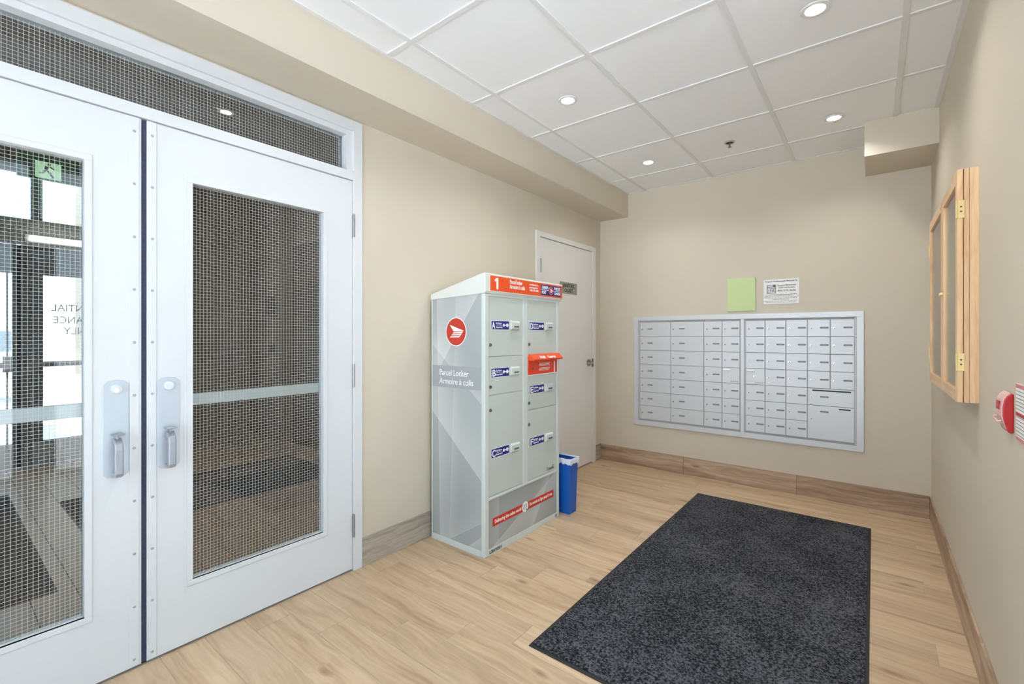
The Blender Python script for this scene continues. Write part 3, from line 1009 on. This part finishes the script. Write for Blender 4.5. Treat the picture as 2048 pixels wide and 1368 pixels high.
# crumpled wrapper inside the bin
bm = bmesh.new()
rnd = random.Random(11)
bmesh.ops.create_icosphere(bm, subdivisions=2, radius=0.036)
for v in bm.verts:
    v.co *= rnd.uniform(0.75, 1.1)
    v.co.z *= 0.7
me = bpy.data.meshes.new('crumpled_wrapper')
bm.to_mesh(me)
bm.free()
wr_ = place('crumpled_wrapper', me, mat('wrapper_maroon', srgb(150, 40, 30), 0.5, noise=0.6, nscale=30), (0.445, 2.85, 0.355))
tag(wr_, 'crumpled dark red wrapper poking out of the lined blue bin', 'wrapper')

# ------------------------------------------------------------------ floor mat
MX0, MX1, MY0, MY1 = 1.100, 2.194, 1.520, 3.820
fm = thing('floor_mat', ((MX0 + MX1) / 2, (MY0 + MY1) / 2, 0), 'large charcoal carpet entrance mat with black rubber edge on the wood-look floor', 'mat')
MB().box(MX0, MX1, MY0, MY1, 0.0, 0.004).build('rubber_border', RUBBER, fm, bevel=0.002)
MB().box(MX0 + 0.012, MX1 - 0.012, MY0 + 0.016, MY1 - 0.016, 0.004, 0.0085).build('carpet', CARPET, fm, bevel=0.002)

# ------------------------------------------------------------------ mailbox bank in the back wall
mbk = thing('mailbox_bank', (1.26, L, 0.40), 'wide silver bank of numbered locking mailboxes set into the beige wall', 'mailboxes')
TX0, TX1, TZ0, TZ1 = 0.368, 2.151, 0.403, 1.446
YF = L - 0.014
for a, b, c_, d_ in ((TX0, TX1, TZ1 - 0.042, TZ1), (TX0, TX1, TZ0, TZ0 + 0.042), (TX0, TX0 + 0.045, TZ0 + 0.042, TZ1 - 0.042), (TX1 - 0.045, TX1, TZ0 + 0.042, TZ1 - 0.042)):
    MB().box(a, b, YF, L - 0.0005, c_, d_).build('trim_strip', ALUF, mbk, bevel=0.0015)
MB().box(TX0 + 0.045, TX1 - 0.045, L - 0.004, L - 0.0008, TZ0 + 0.042, TZ1 - 0.042).build('backing', GREYD, mbk)
MB().box(1.3205, 1.3485, YF + 0.001, L - 0.004, TZ0 + 0.042, TZ1 - 0.042).build('divider', ALUF, mbk, bevel=0.002)
for a, b in ((0.4175, 0.4255), (1.3525, 1.3555), (1.3165, 1.3185), (2.0975, 2.1025)):
    MB().box(a, b, YF + 0.003, L - 0.004, TZ0 + 0.048, TZ1 - 0.048).build('unit_edge', ALUF, mbk)
ZR = [1.389, 1.2555, 1.1215, 0.9880, 0.8550, 0.7225, 0.5915, 0.4610]
XL = [0.429, 0.727, 1.021, 1.172, 1.315]
XR = [1.357, 1.504, 1.652, 1.799, 1.946, 2.096]
YD = L - 0.0105
door_mesh, lock_mesh, tag_mesh = {}, None, {}


def capsule(w, h, n=6):
    r = h / 2
    pts = [(w / 2 - r + r * math.cos(a), r * math.sin(a)) for a in [(-math.pi / 2 + math.pi * i / n) for i in range(n + 1)]]
    pts += [(-w / 2 + r - r * math.cos(a), -r * math.sin(a)) for a in [(-math.pi / 2 + math.pi * i / n) for i in range(n + 1)]]
    return pts


lock_mesh = MB().cyl('y', (0, 0), 0.0072, -0.0045, 0, 16, 0.0082).mesh('mail_lock', (0, 0, 0))
key_mesh = MB().box(-0.0012, 0.0035, -0.0052, -0.0040, -0.0045, 0.0045).mesh('keyway', (0, 0, 0))
for wdt in (0.056, 0.050):
    tag_mesh[wdt] = MB().prism(capsule(wdt, 0.0125), 'y', -0.0016, 0.0).mesh('number_tag', (0, 0, 0))
tag_in = MB().prism(capsule(0.034, 0.0075), 'y', -0.0020, -0.0016).mesh('tag_insert', (0, 0, 0))


def maildoor(x0, x1, z0, z1, kind, wide=False):
    g = 0.0022
    key = (round(x1 - x0, 3), round(z1 - z0, 3))
    if key not in door_mesh:
        door_mesh[key] = MB().box(-(x1 - x0) / 2 + g, (x1 - x0) / 2 - g, 0, 0.0065, g, z1 - z0 - g).mesh('mail_door', (0, 0, 0))
    d = place('mail_door', door_mesh[key], ALU, ((x0 + x1) / 2, YD, z0), mbk)
    b = d.modifiers.new('bevel', 'BEVEL')
    b.width = 0.0012
    b.segments = 1
    zm = z0 + (z1 - z0) * 0.5
    if kind == 'master':
        MB().prism([(YD - 0.010, z1 - 0.022), (YD, z1 - 0.024), (YD, z1 - 0.010), (YD - 0.006, z1 - 0.012)], 'x', x0 + 0.012, x0 + 0.070).build('finger_pull', PRINTG, d)
        MB().cyl('y', ((x0 + x1) / 2 - 0.002, zm + 0.002), 0.010, YD - 0.006, YD, 18).build('master_lock', STEEL, d, smooth=True)
        place('keyway', key_mesh, PRINTK, ((x0 + x1) / 2 - 0.002, YD - 0.002, zm + 0.002), d)
        for q in range(4):
            MB().box((x0 + x1) / 2 + q * 0.016, (x0 + x1) / 2 + 0.010 + q * 0.016, YD - 0.001, YD, z0 + 0.012, z0 + 0.021).build('embossed_mark', GREYD, d)
        return d
    lx = x0 + (0.024 if not wide else 0.022)
    lz = zm - 0.002
    if kind == 'bin':
        lz = z0 + (z1 - z0) * 0.60
    place('mail_lock', lock_mesh, STEEL, (lx, YD, lz), d)
    place('keyway', key_mesh, PRINTK, (lx, YD, lz - 0.001), d)
    tx = x0 + (0.110 if kind != 'left' else 0.103)
    tz = zm + 0.003
    if kind == 'bin':
        tz = z1 - 0.045
    place('number_tag', tag_mesh[0.050] if wide else tag_mesh[0.056], TAG, (tx, YD, tz), d)
    place('tag_insert', tag_in, TAGM, (tx, YD, tz), d)
    return d


for r in range(7):
    z0, z1 = ZR[r + 1], ZR[r]
    for q in range(4):
        maildoor(XL[q], XL[q + 1], z0, z1, 'master' if (q == 3 and r == 3) else 'left', wide=q < 2)
    for q in range(5):
        if q >= 3 and r >= 4:
            continue
        maildoor(XR[q], XR[q + 1], z0, z1, 'master' if (q == 0 and r == 3) else 'right')
# outgoing slot door and parcel door
d = maildoor(XR[3], XR[5], ZR[5], ZR[4], 'right')
MB().prism([(x + (XR[3] + XR[5]) / 2 + 0.005, z + ZR[4] - 0.016) for x, z in capsule(0.246, 0.0105)], 'y', YD - 0.0006, YD + 0.001).build('letter_slot', PRINTK, d)
d = maildoor(XR[3], XR[5], ZR[7], ZR[5], 'bin')
MB().prism([(x + 2.036, z + ZR[5] - 0.018) for x, z in capsule(0.074, 0.0105)], 'y', YD - 0.0006, YD + 0.001).build('letter_slot', PRINTK, d)

# ------------------------------------------------------------------ papers above the mailboxes
gp = MB()
gp.box(1.215, 1.432, L - 0.012, L - 0.0015, 1.470, 1.750)
tag(gp.build('green_card', GREEN, bevel=0.002), 'blank pale green card fixed to the wall above the mailboxes', 'card')
note = MB().box(1.4925, 1.742, L - 0.004, L - 0.0008, 1.521, 1.7215).build('printed_notice', PAPER)
tag(note, 'white property management notice with black print beside the green card', 'notice')
yn = L - 0.0045
cx = 1.617
text('Property Professionally Managed By', 0.0155, (cx, yn, 1.700), '-y', PRINTD, note, align='CENTER', width=0.230, bold=0.0003)
text('Property Management', 0.0155, (1.657, yn, 1.666), '-y', PRINTD, note, align='CENTER', width=0.130, bold=0.0003)
text('Guild Incorporated', 0.0155, (1.657, yn, 1.647), '-y', PRINTD, note, align='CENTER', width=0.112, bold=0.0003)
text('905-575-3636', 0.021, (1.657, yn, 1.620), '-y', PRINTD, note, align='CENTER', width=0.126, bold=0.0003)
lg = MB()
lg.box(1.517, 1.581, yn, yn + 0.0005, 1.606, 1.678)
lgo = lg.build('logo_block', PRINTD, note)
MB().box(1.522, 1.561, yn - 0.0004, yn, 1.664, 1.673).build('logo_field', PAPER, note)
MB().box(1.522, 1.576, yn - 0.0004, yn, 1.651, 1.657).build('logo_field', PAPER, note)
MB().box(1.522, 1.576, yn - 0.0004, yn, 1.622, 1.647).build('logo_field', PAPER, note)
MB().box(1.522, 1.576, yn - 0.0004, yn, 1.610, 1.618).build('logo_field', PAPER, note)
for q in range(4):
    MB().box(1.528 + q * 0.012, 1.534 + q * 0.012, yn - 0.0008, yn - 0.0004, 1.626, 1.640 + (q % 2) * 0.004).build('logo_stroke', PRINTD, note)
for q, (a, b) in enumerate(((0.112, 1), (0.118, 0), (0.118, 0), (0.114, 0), (0.06, 0), (0.114, 0), (0.108, 0))):
    zz = 1.5955 - q * 0.0098 - (0.003 if q > 4 else 0)
    n = 14
    mbp = MB()
    x = cx - a
    rr = random.Random(q)
    while x < cx + a:
        wd2 = rr.uniform(0.006, 0.022)
        mbp.box(x, min(x + wd2, cx + a), yn, yn + 0.0004, zz - 0.0017, zz + 0.0017 + 0.0008 * b)
        x += wd2 + 0.003
    mbp.build('fine_print', SIGN if not b else PRINTD, note)

# ------------------------------------------------------------------ glazed oak notice case on the right wall
nc = thing('notice_case', (2.49, 3.0125, 1.01), 'oak framed glazed notice case with two brass hinged doors on the right wall', 'notice board')
CY0, CY1, CZ0, CZ1 = 2.455, 3.568, 1.010, 1.906
# case box
MB().box(2.4795, W, CY0, CY0 + 0.020, CZ0, CZ1).build('case_side', OAK, nc, bevel=0.001)
MB().box(2.4795, W, CY1 - 0.020, CY1, CZ0, CZ1).build('case_side', OAK, nc, bevel=0.001)
MB().box(2.4795, W, CY0 + 0.020, CY1 - 0.020, CZ1 - 0.020, CZ1).build('case_rail', OAKH, nc, bevel=0.001)
MB().box(2.4795, W, CY0 + 0.020, CY1 - 0.020, CZ0, CZ0 + 0.020).build('case_rail', OAKH, nc, bevel=0.001)
MB().box(2.4935, 2.4950, CY0 - 0.0004, CY0, CZ0, CZ1).build('case_joint', OAKD, nc)
MB().box(2.512, W, CY0 + 0.020, CY1 - 0.020, CZ0 + 0.020, CZ1 - 0.020).build('back_board', FABRIC, nc)
MB().box(2.4772, 2.4795, CY0 + 0.004, CY1 - 0.004, CZ0 + 0.003, CZ0 + 0.018).box(2.4772, 2.4795, CY0 + 0.004, CY1 - 0.004, CZ1 - 0.018, CZ1 - 0.003).box(2.4772, 2.4795, CY0 + 0.004, CY0 + 0.018, CZ0, CZ1).build('door_gap_strip', OAKD, nc)  # dark brown strips filling the gap between doors and case
ym = 2.955
for a, b, near in ((CY0, ym, True), (ym + 0.002, CY1, False)):
    sw = 0.046
    d = MB().box(2.4600, 2.4772, a, a + sw, CZ0, CZ1).box(2.4600, 2.4772, b - sw, b, CZ0, CZ1).build('door_frame', OAK, nc, bevel=0.0015)
    MB().box(2.4600, 2.4772, a + sw, b - sw, CZ1 - 0.050, CZ1).build('door_rail', OAKH, d, bevel=0.0015)
    MB().box(2.4600, 2.4772, a + sw, b - sw, CZ0, CZ0 + 0.046).build('door_rail', OAKH, d, bevel=0.0015)
    MB().box(2.468, 2.471, a + sw - 0.002, b - sw + 0.002, CZ0 + 0.044, CZ1 - 0.048).build('pane', CLEAR, d)
    hy = a if near else b
    for zc in (1.752, 1.165):
        s = -1 if near else 1
        h = MB()
        y0_, y1_ = sorted((hy, hy + s * 0.0025))
        h.box(2.4590, 2.4810, y0_, y1_, zc - 0.034, zc + 0.034)
        h.cyl('z', (2.4590, hy + s * 0.002), 0.0035, zc - 0.034, zc + 0.034, 10)
        ho = h.build('hinge', BRASS, d, bevel=0.0006, seg=1)
        y0_, y1_ = sorted((hy + s * 0.0025, hy + s * 0.0032))
        MB().box(2.4655, 2.4765, y0_, y1_, zc - 0.016, zc + 0.016).build('hinge_plate', BRASS, d)
        for zz in (zc - 0.009, zc + 0.009):
            y2_, y3_ = sorted((hy + s * 0.0032, hy + s * 0.0040))
            MB().cyl('y', (2.471, zz), 0.0032, y2_, y3_, 10).build('hinge_screw', OAKD, d)
    MB().cyl('x', (2.4600 and (b - 0.02 if near else a + 0.02), 1.46), 0.007, 2.452, 2.460, 14, 0.0085).build('knob', BRASS, d, smooth=True)

# ------------------------------------------------------------------ fire alarm pull station and instruction notice
al = thing('fire_alarm_pull', (2.50, 1.945, 0.985), 'red and clear manual fire alarm pull station near the oak notice case', 'fire alarm')
prof = [(W, 0.990), (2.513, 0.988), (2.508, 0.995), (2.5020, 1.016), (2.4985, 1.036), (2.4985, 1.062), (2.5015, 1.082), (2.507, 1.094), (2.513, 1.100), (W, 1.101)]
MB().prism(prof, 'y', 1.906, 1.990).build('alarm_body', SIRENR, al, bevel=0.003, seg=2)
prof2 = [(2.514, 0.994), (2.507, 0.998), (2.499, 1.022), (2.4955, 1.036), (2.4955, 1.062), (2.4985, 1.083), (2.505, 1.097), (2.514, 1.104), (2.514, 1.100), (2.507, 1.093), (2.5015, 1.081), (2.4995, 1.062), (2.4995, 1.037), (2.502, 1.024), (2.509, 1.001)]
MB().prism(prof2, 'y', 1.909, 1.987).build('cover', SIRENP, al)
MB().box(2.4935, 2.4965, 1.930, 1.966, 1.052, 1.078).build('pull_handle', SIRENR, al, bevel=0.001)
MB().tube([(2.497, 1.918, 1.022), (2.490, 1.918, 1.019), (2.488, 1.948, 1.024), (2.490, 1.978, 1.027), (2.497, 1.978, 1.030)], 0.0022, 8).build('pull_bar', SIRENP, al, smooth=True)
nt_ = MB().box(W - 0.003, W - 0.0005, 1.62, 1.866, 0.980, 1.136).build('alarm_notice', PAPER)
tag(nt_, 'white fire safety notice with red bands beside the alarm', 'notice')
xn = W - 0.0034
for z0_, z1_, mm in ((1.124, 1.135, NOTICER), (1.048, 1.058, NOTICED), (0.981, 0.991, NOTICER)):
    MB().box(xn, xn + 0.0004, 1.621, 1.865, z0_, z1_).build('notice_band', mm, nt_)
for q in range(12):
    zz = 1.116 - q * 0.0098 - (0.012 if q > 5 else 0)
    MB().box(xn, xn + 0.0004, 1.630 + (q % 3) * 0.012, 1.862, zz - 0.0012, zz + 0.0012).build('fine_print', SIGN, nt_)

# ------------------------------------------------------------------ ceiling lamps and sprinkler
pot_defs = [(0.789, 2.340, 'round recessed ceiling lamp above the parcel locker'),
            (2.012, 2.334, 'round recessed ceiling lamp over the middle of the mat beside the notice case'),
            (2.008, 3.577, 'round recessed ceiling lamp beside the boxed bulkhead'),
            (0.785, 3.580, 'round recessed ceiling lamp in front of the janitors closet door'),
            (0.789, 1.112, 'round recessed ceiling lamp inside the room opposite the white glazed doors'),
            (2.012, 1.112, 'round recessed ceiling lamp near the glazed entrance beside the fire alarm')]


def pot(x, y, z, label, power, group='recessed ceiling lamps'):
    t = thing('ceiling_lamp', (x, y, z), label, 'ceiling lamp', group)
    MB().lathe((x, y), [(0.056, z + 0.001), (0.055, z - 0.003), (0.048, z - 0.005), (0.038, z - 0.0035), (0.036, z + 0.004), (0.034, z + 0.006)], 36).build('trim_ring', TRIMW, t, smooth=True)
    MB().cyl('z', (x, y), 0.034, z + 0.0005, z + 0.0035, 28).build('lens', LENS, t)
    li = bpy.data.lights.new('lamp_light', 'AREA')
    li.shape = 'DISK'
    li.size = 0.062
    li.energy = power
    li.color = POT_COL
    li.spread = math.radians(134)
    lo = bpy.data.objects.new('lamp_light', li)
    COL.objects.link(lo)
    lo.parent = t
    lo.location = (0, 0, -0.004)
    return t


for x, y, lab in pot_defs:
    pot(x, y, H, lab, POT_W)
sp = thing('fire_sprinkler', (1.392, 3.577, H - 0.04), 'small metal pendent fire sprinkler with dark recessed cup in the ceiling tile', 'sprinkler')
MB().lathe((1.392, 3.577), [(0.036, H + 0.005), (0.036, H - 0.002), (0.030, H - 0.004), (0.026, H - 0.001), (0.024, H + 0.004)], 28).build('escutcheon', STEEL, sp, smooth=True)
MB().cyl('z', (1.392, 3.577), 0.0255, H + 0.001, H + 0.004, 24).build('cup', DARK, sp)
MB().cyl('z', (1.392, 3.577), 0.0045, H - 0.030, H + 0.003, 10).build('stem', STEELD, sp)
MB().cyl('z', (1.392, 3.577), 0.012, H - 0.033, H - 0.030, 14).build('deflector', STEELD, sp)

# ------------------------------------------------------------------ glazed entrance in the right wall (beside the camera)
re = thing('trim_5', (W + 0.06, 0.495, 0), kind='structure')
for a, b, c_, d_ in ((RY0, RY0 + 0.05, 0, RZ), (RY1 - 0.05, RY1, 0, RZ), (RY0 + 0.05, RY1 - 0.05, RZ - 0.05, RZ), (RY0 + 0.05, RY1 - 0.05, 2.06, 2.12)):
    MB().box(W + 0.03, W + 0.12, a, b, c_, d_).build('frame_member', GREYFR, re)
MB().box(W + 0.03, W + 0.12, 0.47, 0.52, 2.12, RZ - 0.05).build('frame_member', GREYFR, re)
MB().box(W + 0.072, W + 0.078, RY0 + 0.05, 0.47, 2.12, RZ - 0.05).build('pane', CLEAR, re)
MB().box(W + 0.072, W + 0.078, 0.52, RY1 - 0.05, 2.12, RZ - 0.05).build('pane', CLEAR, re)
for nm, a, b, g0, g1 in (('door_4', RY0 + 0.052, 0.493, -0.30, 0.385), ('door_5', 0.497, RY1 - 0.052, 0.605, 1.29)):
    dd = thing(nm, (W + 0.07, (a + b) / 2, 0), kind='structure')
    p = MB().box(W + 0.05, W + 0.095, a, g0, 0.01, 2.055).box(W + 0.05, W + 0.095, g1, b, 0.01, 2.055)
    p.box(W + 0.05, W + 0.095, g0, g1, 0.01, 0.24).box(W + 0.05, W + 0.095, g0, g1, 1.93, 2.055)
    p.build('door_panel', GREYFR, dd)
    MB().box(W + 0.070, W + 0.076, g0, g1, 0.24, 1.93).build('pane', CLEAR, dd)
    MB().box(W + 0.010, W + 0.05, a + 0.03, b - 0.03, 0.97, 1.02).build('push_bar', ALUP, dd)

# ------------------------------------------------------------------ vestibule beyond the white doors
VX, VZ = -4.15, 3.05
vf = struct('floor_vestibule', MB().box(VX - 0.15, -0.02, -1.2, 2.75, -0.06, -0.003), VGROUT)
vt = {}
TY, TXL = 0.158, 0.635
tys = [0.466 + TY * i for i in range(-11, 15)]
for r, y in enumerate(tys):
    if y < -1.2 or y + TY > 2.75:
        continue
    x = -0.62 - (TXL * 0.5 if r % 2 else 0.0) + TXL
    while x > VX:
        x1 = min(x, -0.02)
        x0 = max(x - TXL, VX)
        if x1 - x0 > 0.03:
            k = round(x1 - x0, 3)
            if k not in vt:
                vt[k] = MB().box(-(x1 - x0) / 2 + 0.0025, (x1 - x0) / 2 - 0.0025, -TY / 2 + 0.0025, TY / 2 - 0.0025, -0.003, 0).mesh('floor_tile', (0, 0, 0))
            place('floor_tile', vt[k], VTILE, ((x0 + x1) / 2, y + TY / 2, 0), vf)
        x -= TXL
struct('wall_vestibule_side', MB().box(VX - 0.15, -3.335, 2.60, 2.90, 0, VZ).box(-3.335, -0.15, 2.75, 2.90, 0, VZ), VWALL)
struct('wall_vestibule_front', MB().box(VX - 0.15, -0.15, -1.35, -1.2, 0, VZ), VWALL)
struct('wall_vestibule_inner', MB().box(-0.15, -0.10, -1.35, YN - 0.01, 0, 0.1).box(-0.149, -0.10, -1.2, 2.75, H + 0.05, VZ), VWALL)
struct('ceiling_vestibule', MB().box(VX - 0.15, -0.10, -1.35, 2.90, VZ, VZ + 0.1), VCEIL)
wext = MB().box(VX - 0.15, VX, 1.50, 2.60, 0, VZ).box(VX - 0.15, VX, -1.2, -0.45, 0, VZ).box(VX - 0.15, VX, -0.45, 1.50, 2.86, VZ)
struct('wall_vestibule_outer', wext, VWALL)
# dark door in the recess
dkd = thing('door_6', (-2.75, 2.74, 0), kind='structure')
MB().box(-3.30, -2.20, 2.735, 2.75, 0.0, 2.33).build('frame_face', VDARK, dkd)
MB().box(-3.22, -2.28, 2.715, 2.735, 0.012, 2.25).build('door_panel', VDARK, dkd, bevel=0.002)
MB().cyl('y', (-2.36, 1.0), 0.03, 2.69, 2.715, 16).build('knob', STEELD, dkd)
ic = MB().box(-3.655, -3.425, 2.575, 2.60, 1.507, 1.722).build('intercom_panel', PRINTK, bevel=0.004)
tag(ic, 'black square intercom panel on the vestibule wall seen through the wired glass', 'intercom')
ic2 = MB().box(-3.580, -3.465, 2.578, 2.60, 1.058, 1.146).build('card_reader', PRINTK, bevel=0.004)
tag(ic2, 'small black card reader below the intercom panel in the vestibule', 'card reader')
for (a, b, c_, d_, lab) in ((-2.65, -1.645, 0.625, 2.37, 'dark vestibule mat lying in front of the intercom wall beyond the right door leaf'),
                            (-3.17, -0.97, -0.75, 0.405, 'dark vestibule mat in front of the outer glass doors beyond the left leaf')):
    vm = thing('vestibule_mat', ((a + b) / 2, (c_ + d_) / 2, 0), lab, 'mat')
    MB().box(a, b, c_, d_, 0, 0.004).build('rubber_border', RUBBER, vm)
    MB().box(a + 0.012, b - 0.012, c_ + 0.012, d_ - 0.012, 0.004, 0.008).build('carpet', CARPET, vm)
# outer storefront
sf = thing('trim_6', (VX, 0.5, 0), kind='structure')
for a, b, c_, d_ in ((-0.45, -0.38, 0, 2.86), (1.43, 1.50, 0, 2.86), (-0.38, 1.43, 2.80, 2.86), (0.625, 0.705, 2.37, 2.80)):
    MB().box(VX - 0.10, VX + 0.01, a, b, c_, d_).build('frame_member', GREYFR, sf)
MB().box(VX - 0.10, VX + 0.02, -0.38, 1.43, 2.13, 2.37).build('header_panel', IVORY, sf)
MB().box(VX - 0.06, VX - 0.054, -0.38, 0.625, 2.37, 2.80).build('pane', CLEAR, sf)
MB().box(VX - 0.06, VX - 0.054, 0.705, 1.43, 2.37, 2.80).build('pane', CLEAR, sf)
for nm, a, b, g0, g1 in (('door_7', -0.378, 0.535, -0.26, 0.505), ('door_8', 0.560, 1.428, 0.710, 1.31)):
    dd = thing(nm, (VX - 0.03, (a + b) / 2, 0), kind='structure')
    p = MB().box(VX - 0.06, VX - 0.015, a, g0, 0.01, 2.125).box(VX - 0.06, VX - 0.015, g1, b, 0.01, 2.125)
    p.box(VX - 0.06, VX - 0.015, g0, g1, 0.01, 0.24).box(VX - 0.06, VX - 0.015, g0, g1, 1.85, 2.125)
    p.build('door_panel', GREYFR, dd)
    MB().box(VX - 0.040, VX - 0.034, g0, g1, 0.24, 1.85).build('pane', CLEAR, dd)
    MB().box(VX - 0.015, VX - 0.012, a + 0.02, b - 0.02, 0.02, 0.23).build('kick_plate', ALU, dd)
    MB().box(VX - 0.005, VX + 0.045, a + 0.05, b - 0.05, 0.96, 1.01).build('push_bar', STEELD, dd)
    yr = 0.625 if nm == 'door_8' else 0.47
    MB().box(VX - 0.012, VX + 0.04, yr - 0.03, yr + 0.03, 0.92, 1.07).build('bar_head', STEELD, dd, bevel=0.003)
    MB().cyl('z', (VX + 0.012, yr), 0.008, 0.05, 2.06, 10).build('vertical_rod', STEELD, dd)
    MB().box(VX - 0.012, VX + 0.025, yr - 0.018, yr + 0.018, 0.02, 0.19).build('rod_guide', GREYFR, dd)
    MB().box(VX - 0.012, VX + 0.025, yr - 0.018, yr + 0.018, 1.90, 2.08).build('rod_guide', STEELD, dd)
    if nm == 'door_8':
        MB().box(VX - 0.05, VX - 0.02, 0.536, 0.559, 0.012, 2.12).build('brush_seal', SEAL, dd)
        for tx, z, yy in (('RESIDENTIAL', 1.505, 0.775), ('ENTRANCE', 1.385, 0.790), ('ONLY', 1.275, 0.860)):
            wdt = {'RESIDENTIAL': 0.50, 'ENTRANCE': 0.42, 'ONLY': 0.24}[tx]
            text(tx, 0.10, (VX - 0.033, yy + wdt, z), '+x', PRINTD, dd, width=wdt, mirror=True)
bl = thing('batten_lamp', (VX + 0.06, 0.83, 2.165), 'bright fluorescent batten lamp on the pale header above the outer doors', 'lamp')
MB().box(VX + 0.02, VX + 0.045, 0.58, 1.08, 2.155, 2.225).build('lamp_body', TRIMW, bl, bevel=0.003)
MB().box(VX + 0.045, VX + 0.075, 0.61, 1.05, 2.165, 2.215).build('diffuser', emit('batten_glow', (1, 1, 0.97, 1), 3.0), bl, bevel=0.006)
ex = thing('exit_sign', (VX + 0.4, 0.70, 2.66), 'green exit sign with a running figure hanging above the outer glass doors', 'exit sign')
MB().box(VX + 0.38, VX + 0.42, 0.50, 1.02, 2.68, 2.90).build('sign_box', EXITG, ex, bevel=0.004)
MB().box(VX + 0.42, VX + 0.4215, 0.61, 0.78, 2.695, 2.845).build('lit_field', EXITW, ex)
rm = MB()
q0 = VX + 0.4215
q1 = q0 + 0.001
rm.cyl('x', (0.700, 2.826), 0.012, q0, q1, 12)
rm.prism([(0.672, 2.812), (0.700, 2.812), (0.690, 2.770), (0.668, 2.770)], 'x', q0, q1)
rm.prism([(0.690, 2.806), (0.735, 2.782), (0.740, 2.790), (0.700, 2.815)], 'x', q0, q1)
rm.prism([(0.680, 2.770), (0.700, 2.770), (0.735, 2.712), (0.722, 2.704)], 'x', q0, q1)
rm.prism([(0.664, 2.772), (0.684, 2.766), (0.664, 2.735), (0.632, 2.735), (0.632, 2.746), (0.656, 2.746)], 'x', q0, q1)
rm.build('running_figure', EXITG, ex)
MB().cyl('z', (VX + 0.40, 0.76), 0.01, 2.90, VZ, 10).build('stem', GREYFR, ex)
pot(-1.85, 1.48, VZ - 0.006, 'round recessed lamp in the dark vestibule ceiling beyond the transom', 8.0, 'vestibule lamps')

# ------------------------------------------------------------------ outside
struct('ground_outside', MB().box(-60, VX - 0.15, -40, 40, -0.14, -0.02), CONC)
struct('ground_street', MB().box(W + 0.15, 60, -1.9, 40, -0.14, -0.02), ASPH)  # unseen ground, kept dark to cut bounced light on the white doors
struct('ground_forecourt', MB().box(VX - 0.15, 60, -40, -1.95, -0.14, -0.02), CONC)  # unseen paving, kept pale to bounce sun in through the added window
struct('wall_exterior_wing', MB().box(-7.2, -4.9, 1.05, 1.35, -0.02, 3.6), WALL)
bh = thing('commercial_building', (-24, -1.5, -0.02), 'pale low building with a dark roof across the street beyond the outer doors', 'building')
MB().box(-28, -20, -9, 5, -0.02, 3.0).build('wall', mat('pale_siding', (0.72, 0.74, 0.76, 1), 0.8), bh)
MB().prism([(-28.6, 3.0), (-19.4, 3.0), (-24, 5.2)], 'y', -9.4, 5.4).build('roof', mat('slate_roof', (0.16, 0.20, 0.25, 1), 0.8), bh)
for q in range(5):
    wdo = MB().box(-20.02, -19.95, -8 + q * 2.6, -6.6 + q * 2.6, 0.9, 2.2).build('window', mat('window_blue', (0.12, 0.16, 0.2, 1), 0.2), bh)
car = thing('parked_car', (-11.5, 0.2, -0.02), 'pale blue car parked outside beyond the outer glass doors', 'car')
body = [(-2.1, 0.35), (-2.15, 0.75), (-1.3, 0.92), (-0.7, 1.42), (0.8, 1.42), (1.5, 0.98), (2.1, 0.9), (2.15, 0.4), (1.7, 0.3), (-1.7, 0.3)]
MB().prism([(0.3 + a, b - 0.02) for a, b in body], 'x', -12.3, -10.6).build('car_body', mat('car_paint', (0.55, 0.62, 0.72, 1), 0.25, 0.2), car, bevel=0.06, seg=3)
MB().prism([(0.3 + a, b - 0.02) for a, b in [(-1.15, 0.95), (-0.65, 1.36), (0.0, 1.36), (0.0, 0.95)]], 'x', -10.61, -10.59).build('side_window', mat('car_glass', (0.05, 0.07, 0.09, 1), 0.1), car)
MB().prism([(0.3 + a, b - 0.02) for a, b in [(0.08, 0.95), (0.08, 1.36), (0.75, 1.36), (1.3, 0.99)]], 'x', -10.61, -10.59).build('side_window', MATS['car_glass'], car)
for yy in (-1.05, 1.6):
    wh = MB().cyl('x', (yy, 0.31), 0.33, -10.85, -10.58, 24).build('wheel', RUBBER, car)
    MB().cyl('x', (yy, 0.31), 0.20, -10.58, -10.57, 20).build('hub_cap', STEEL, wh)
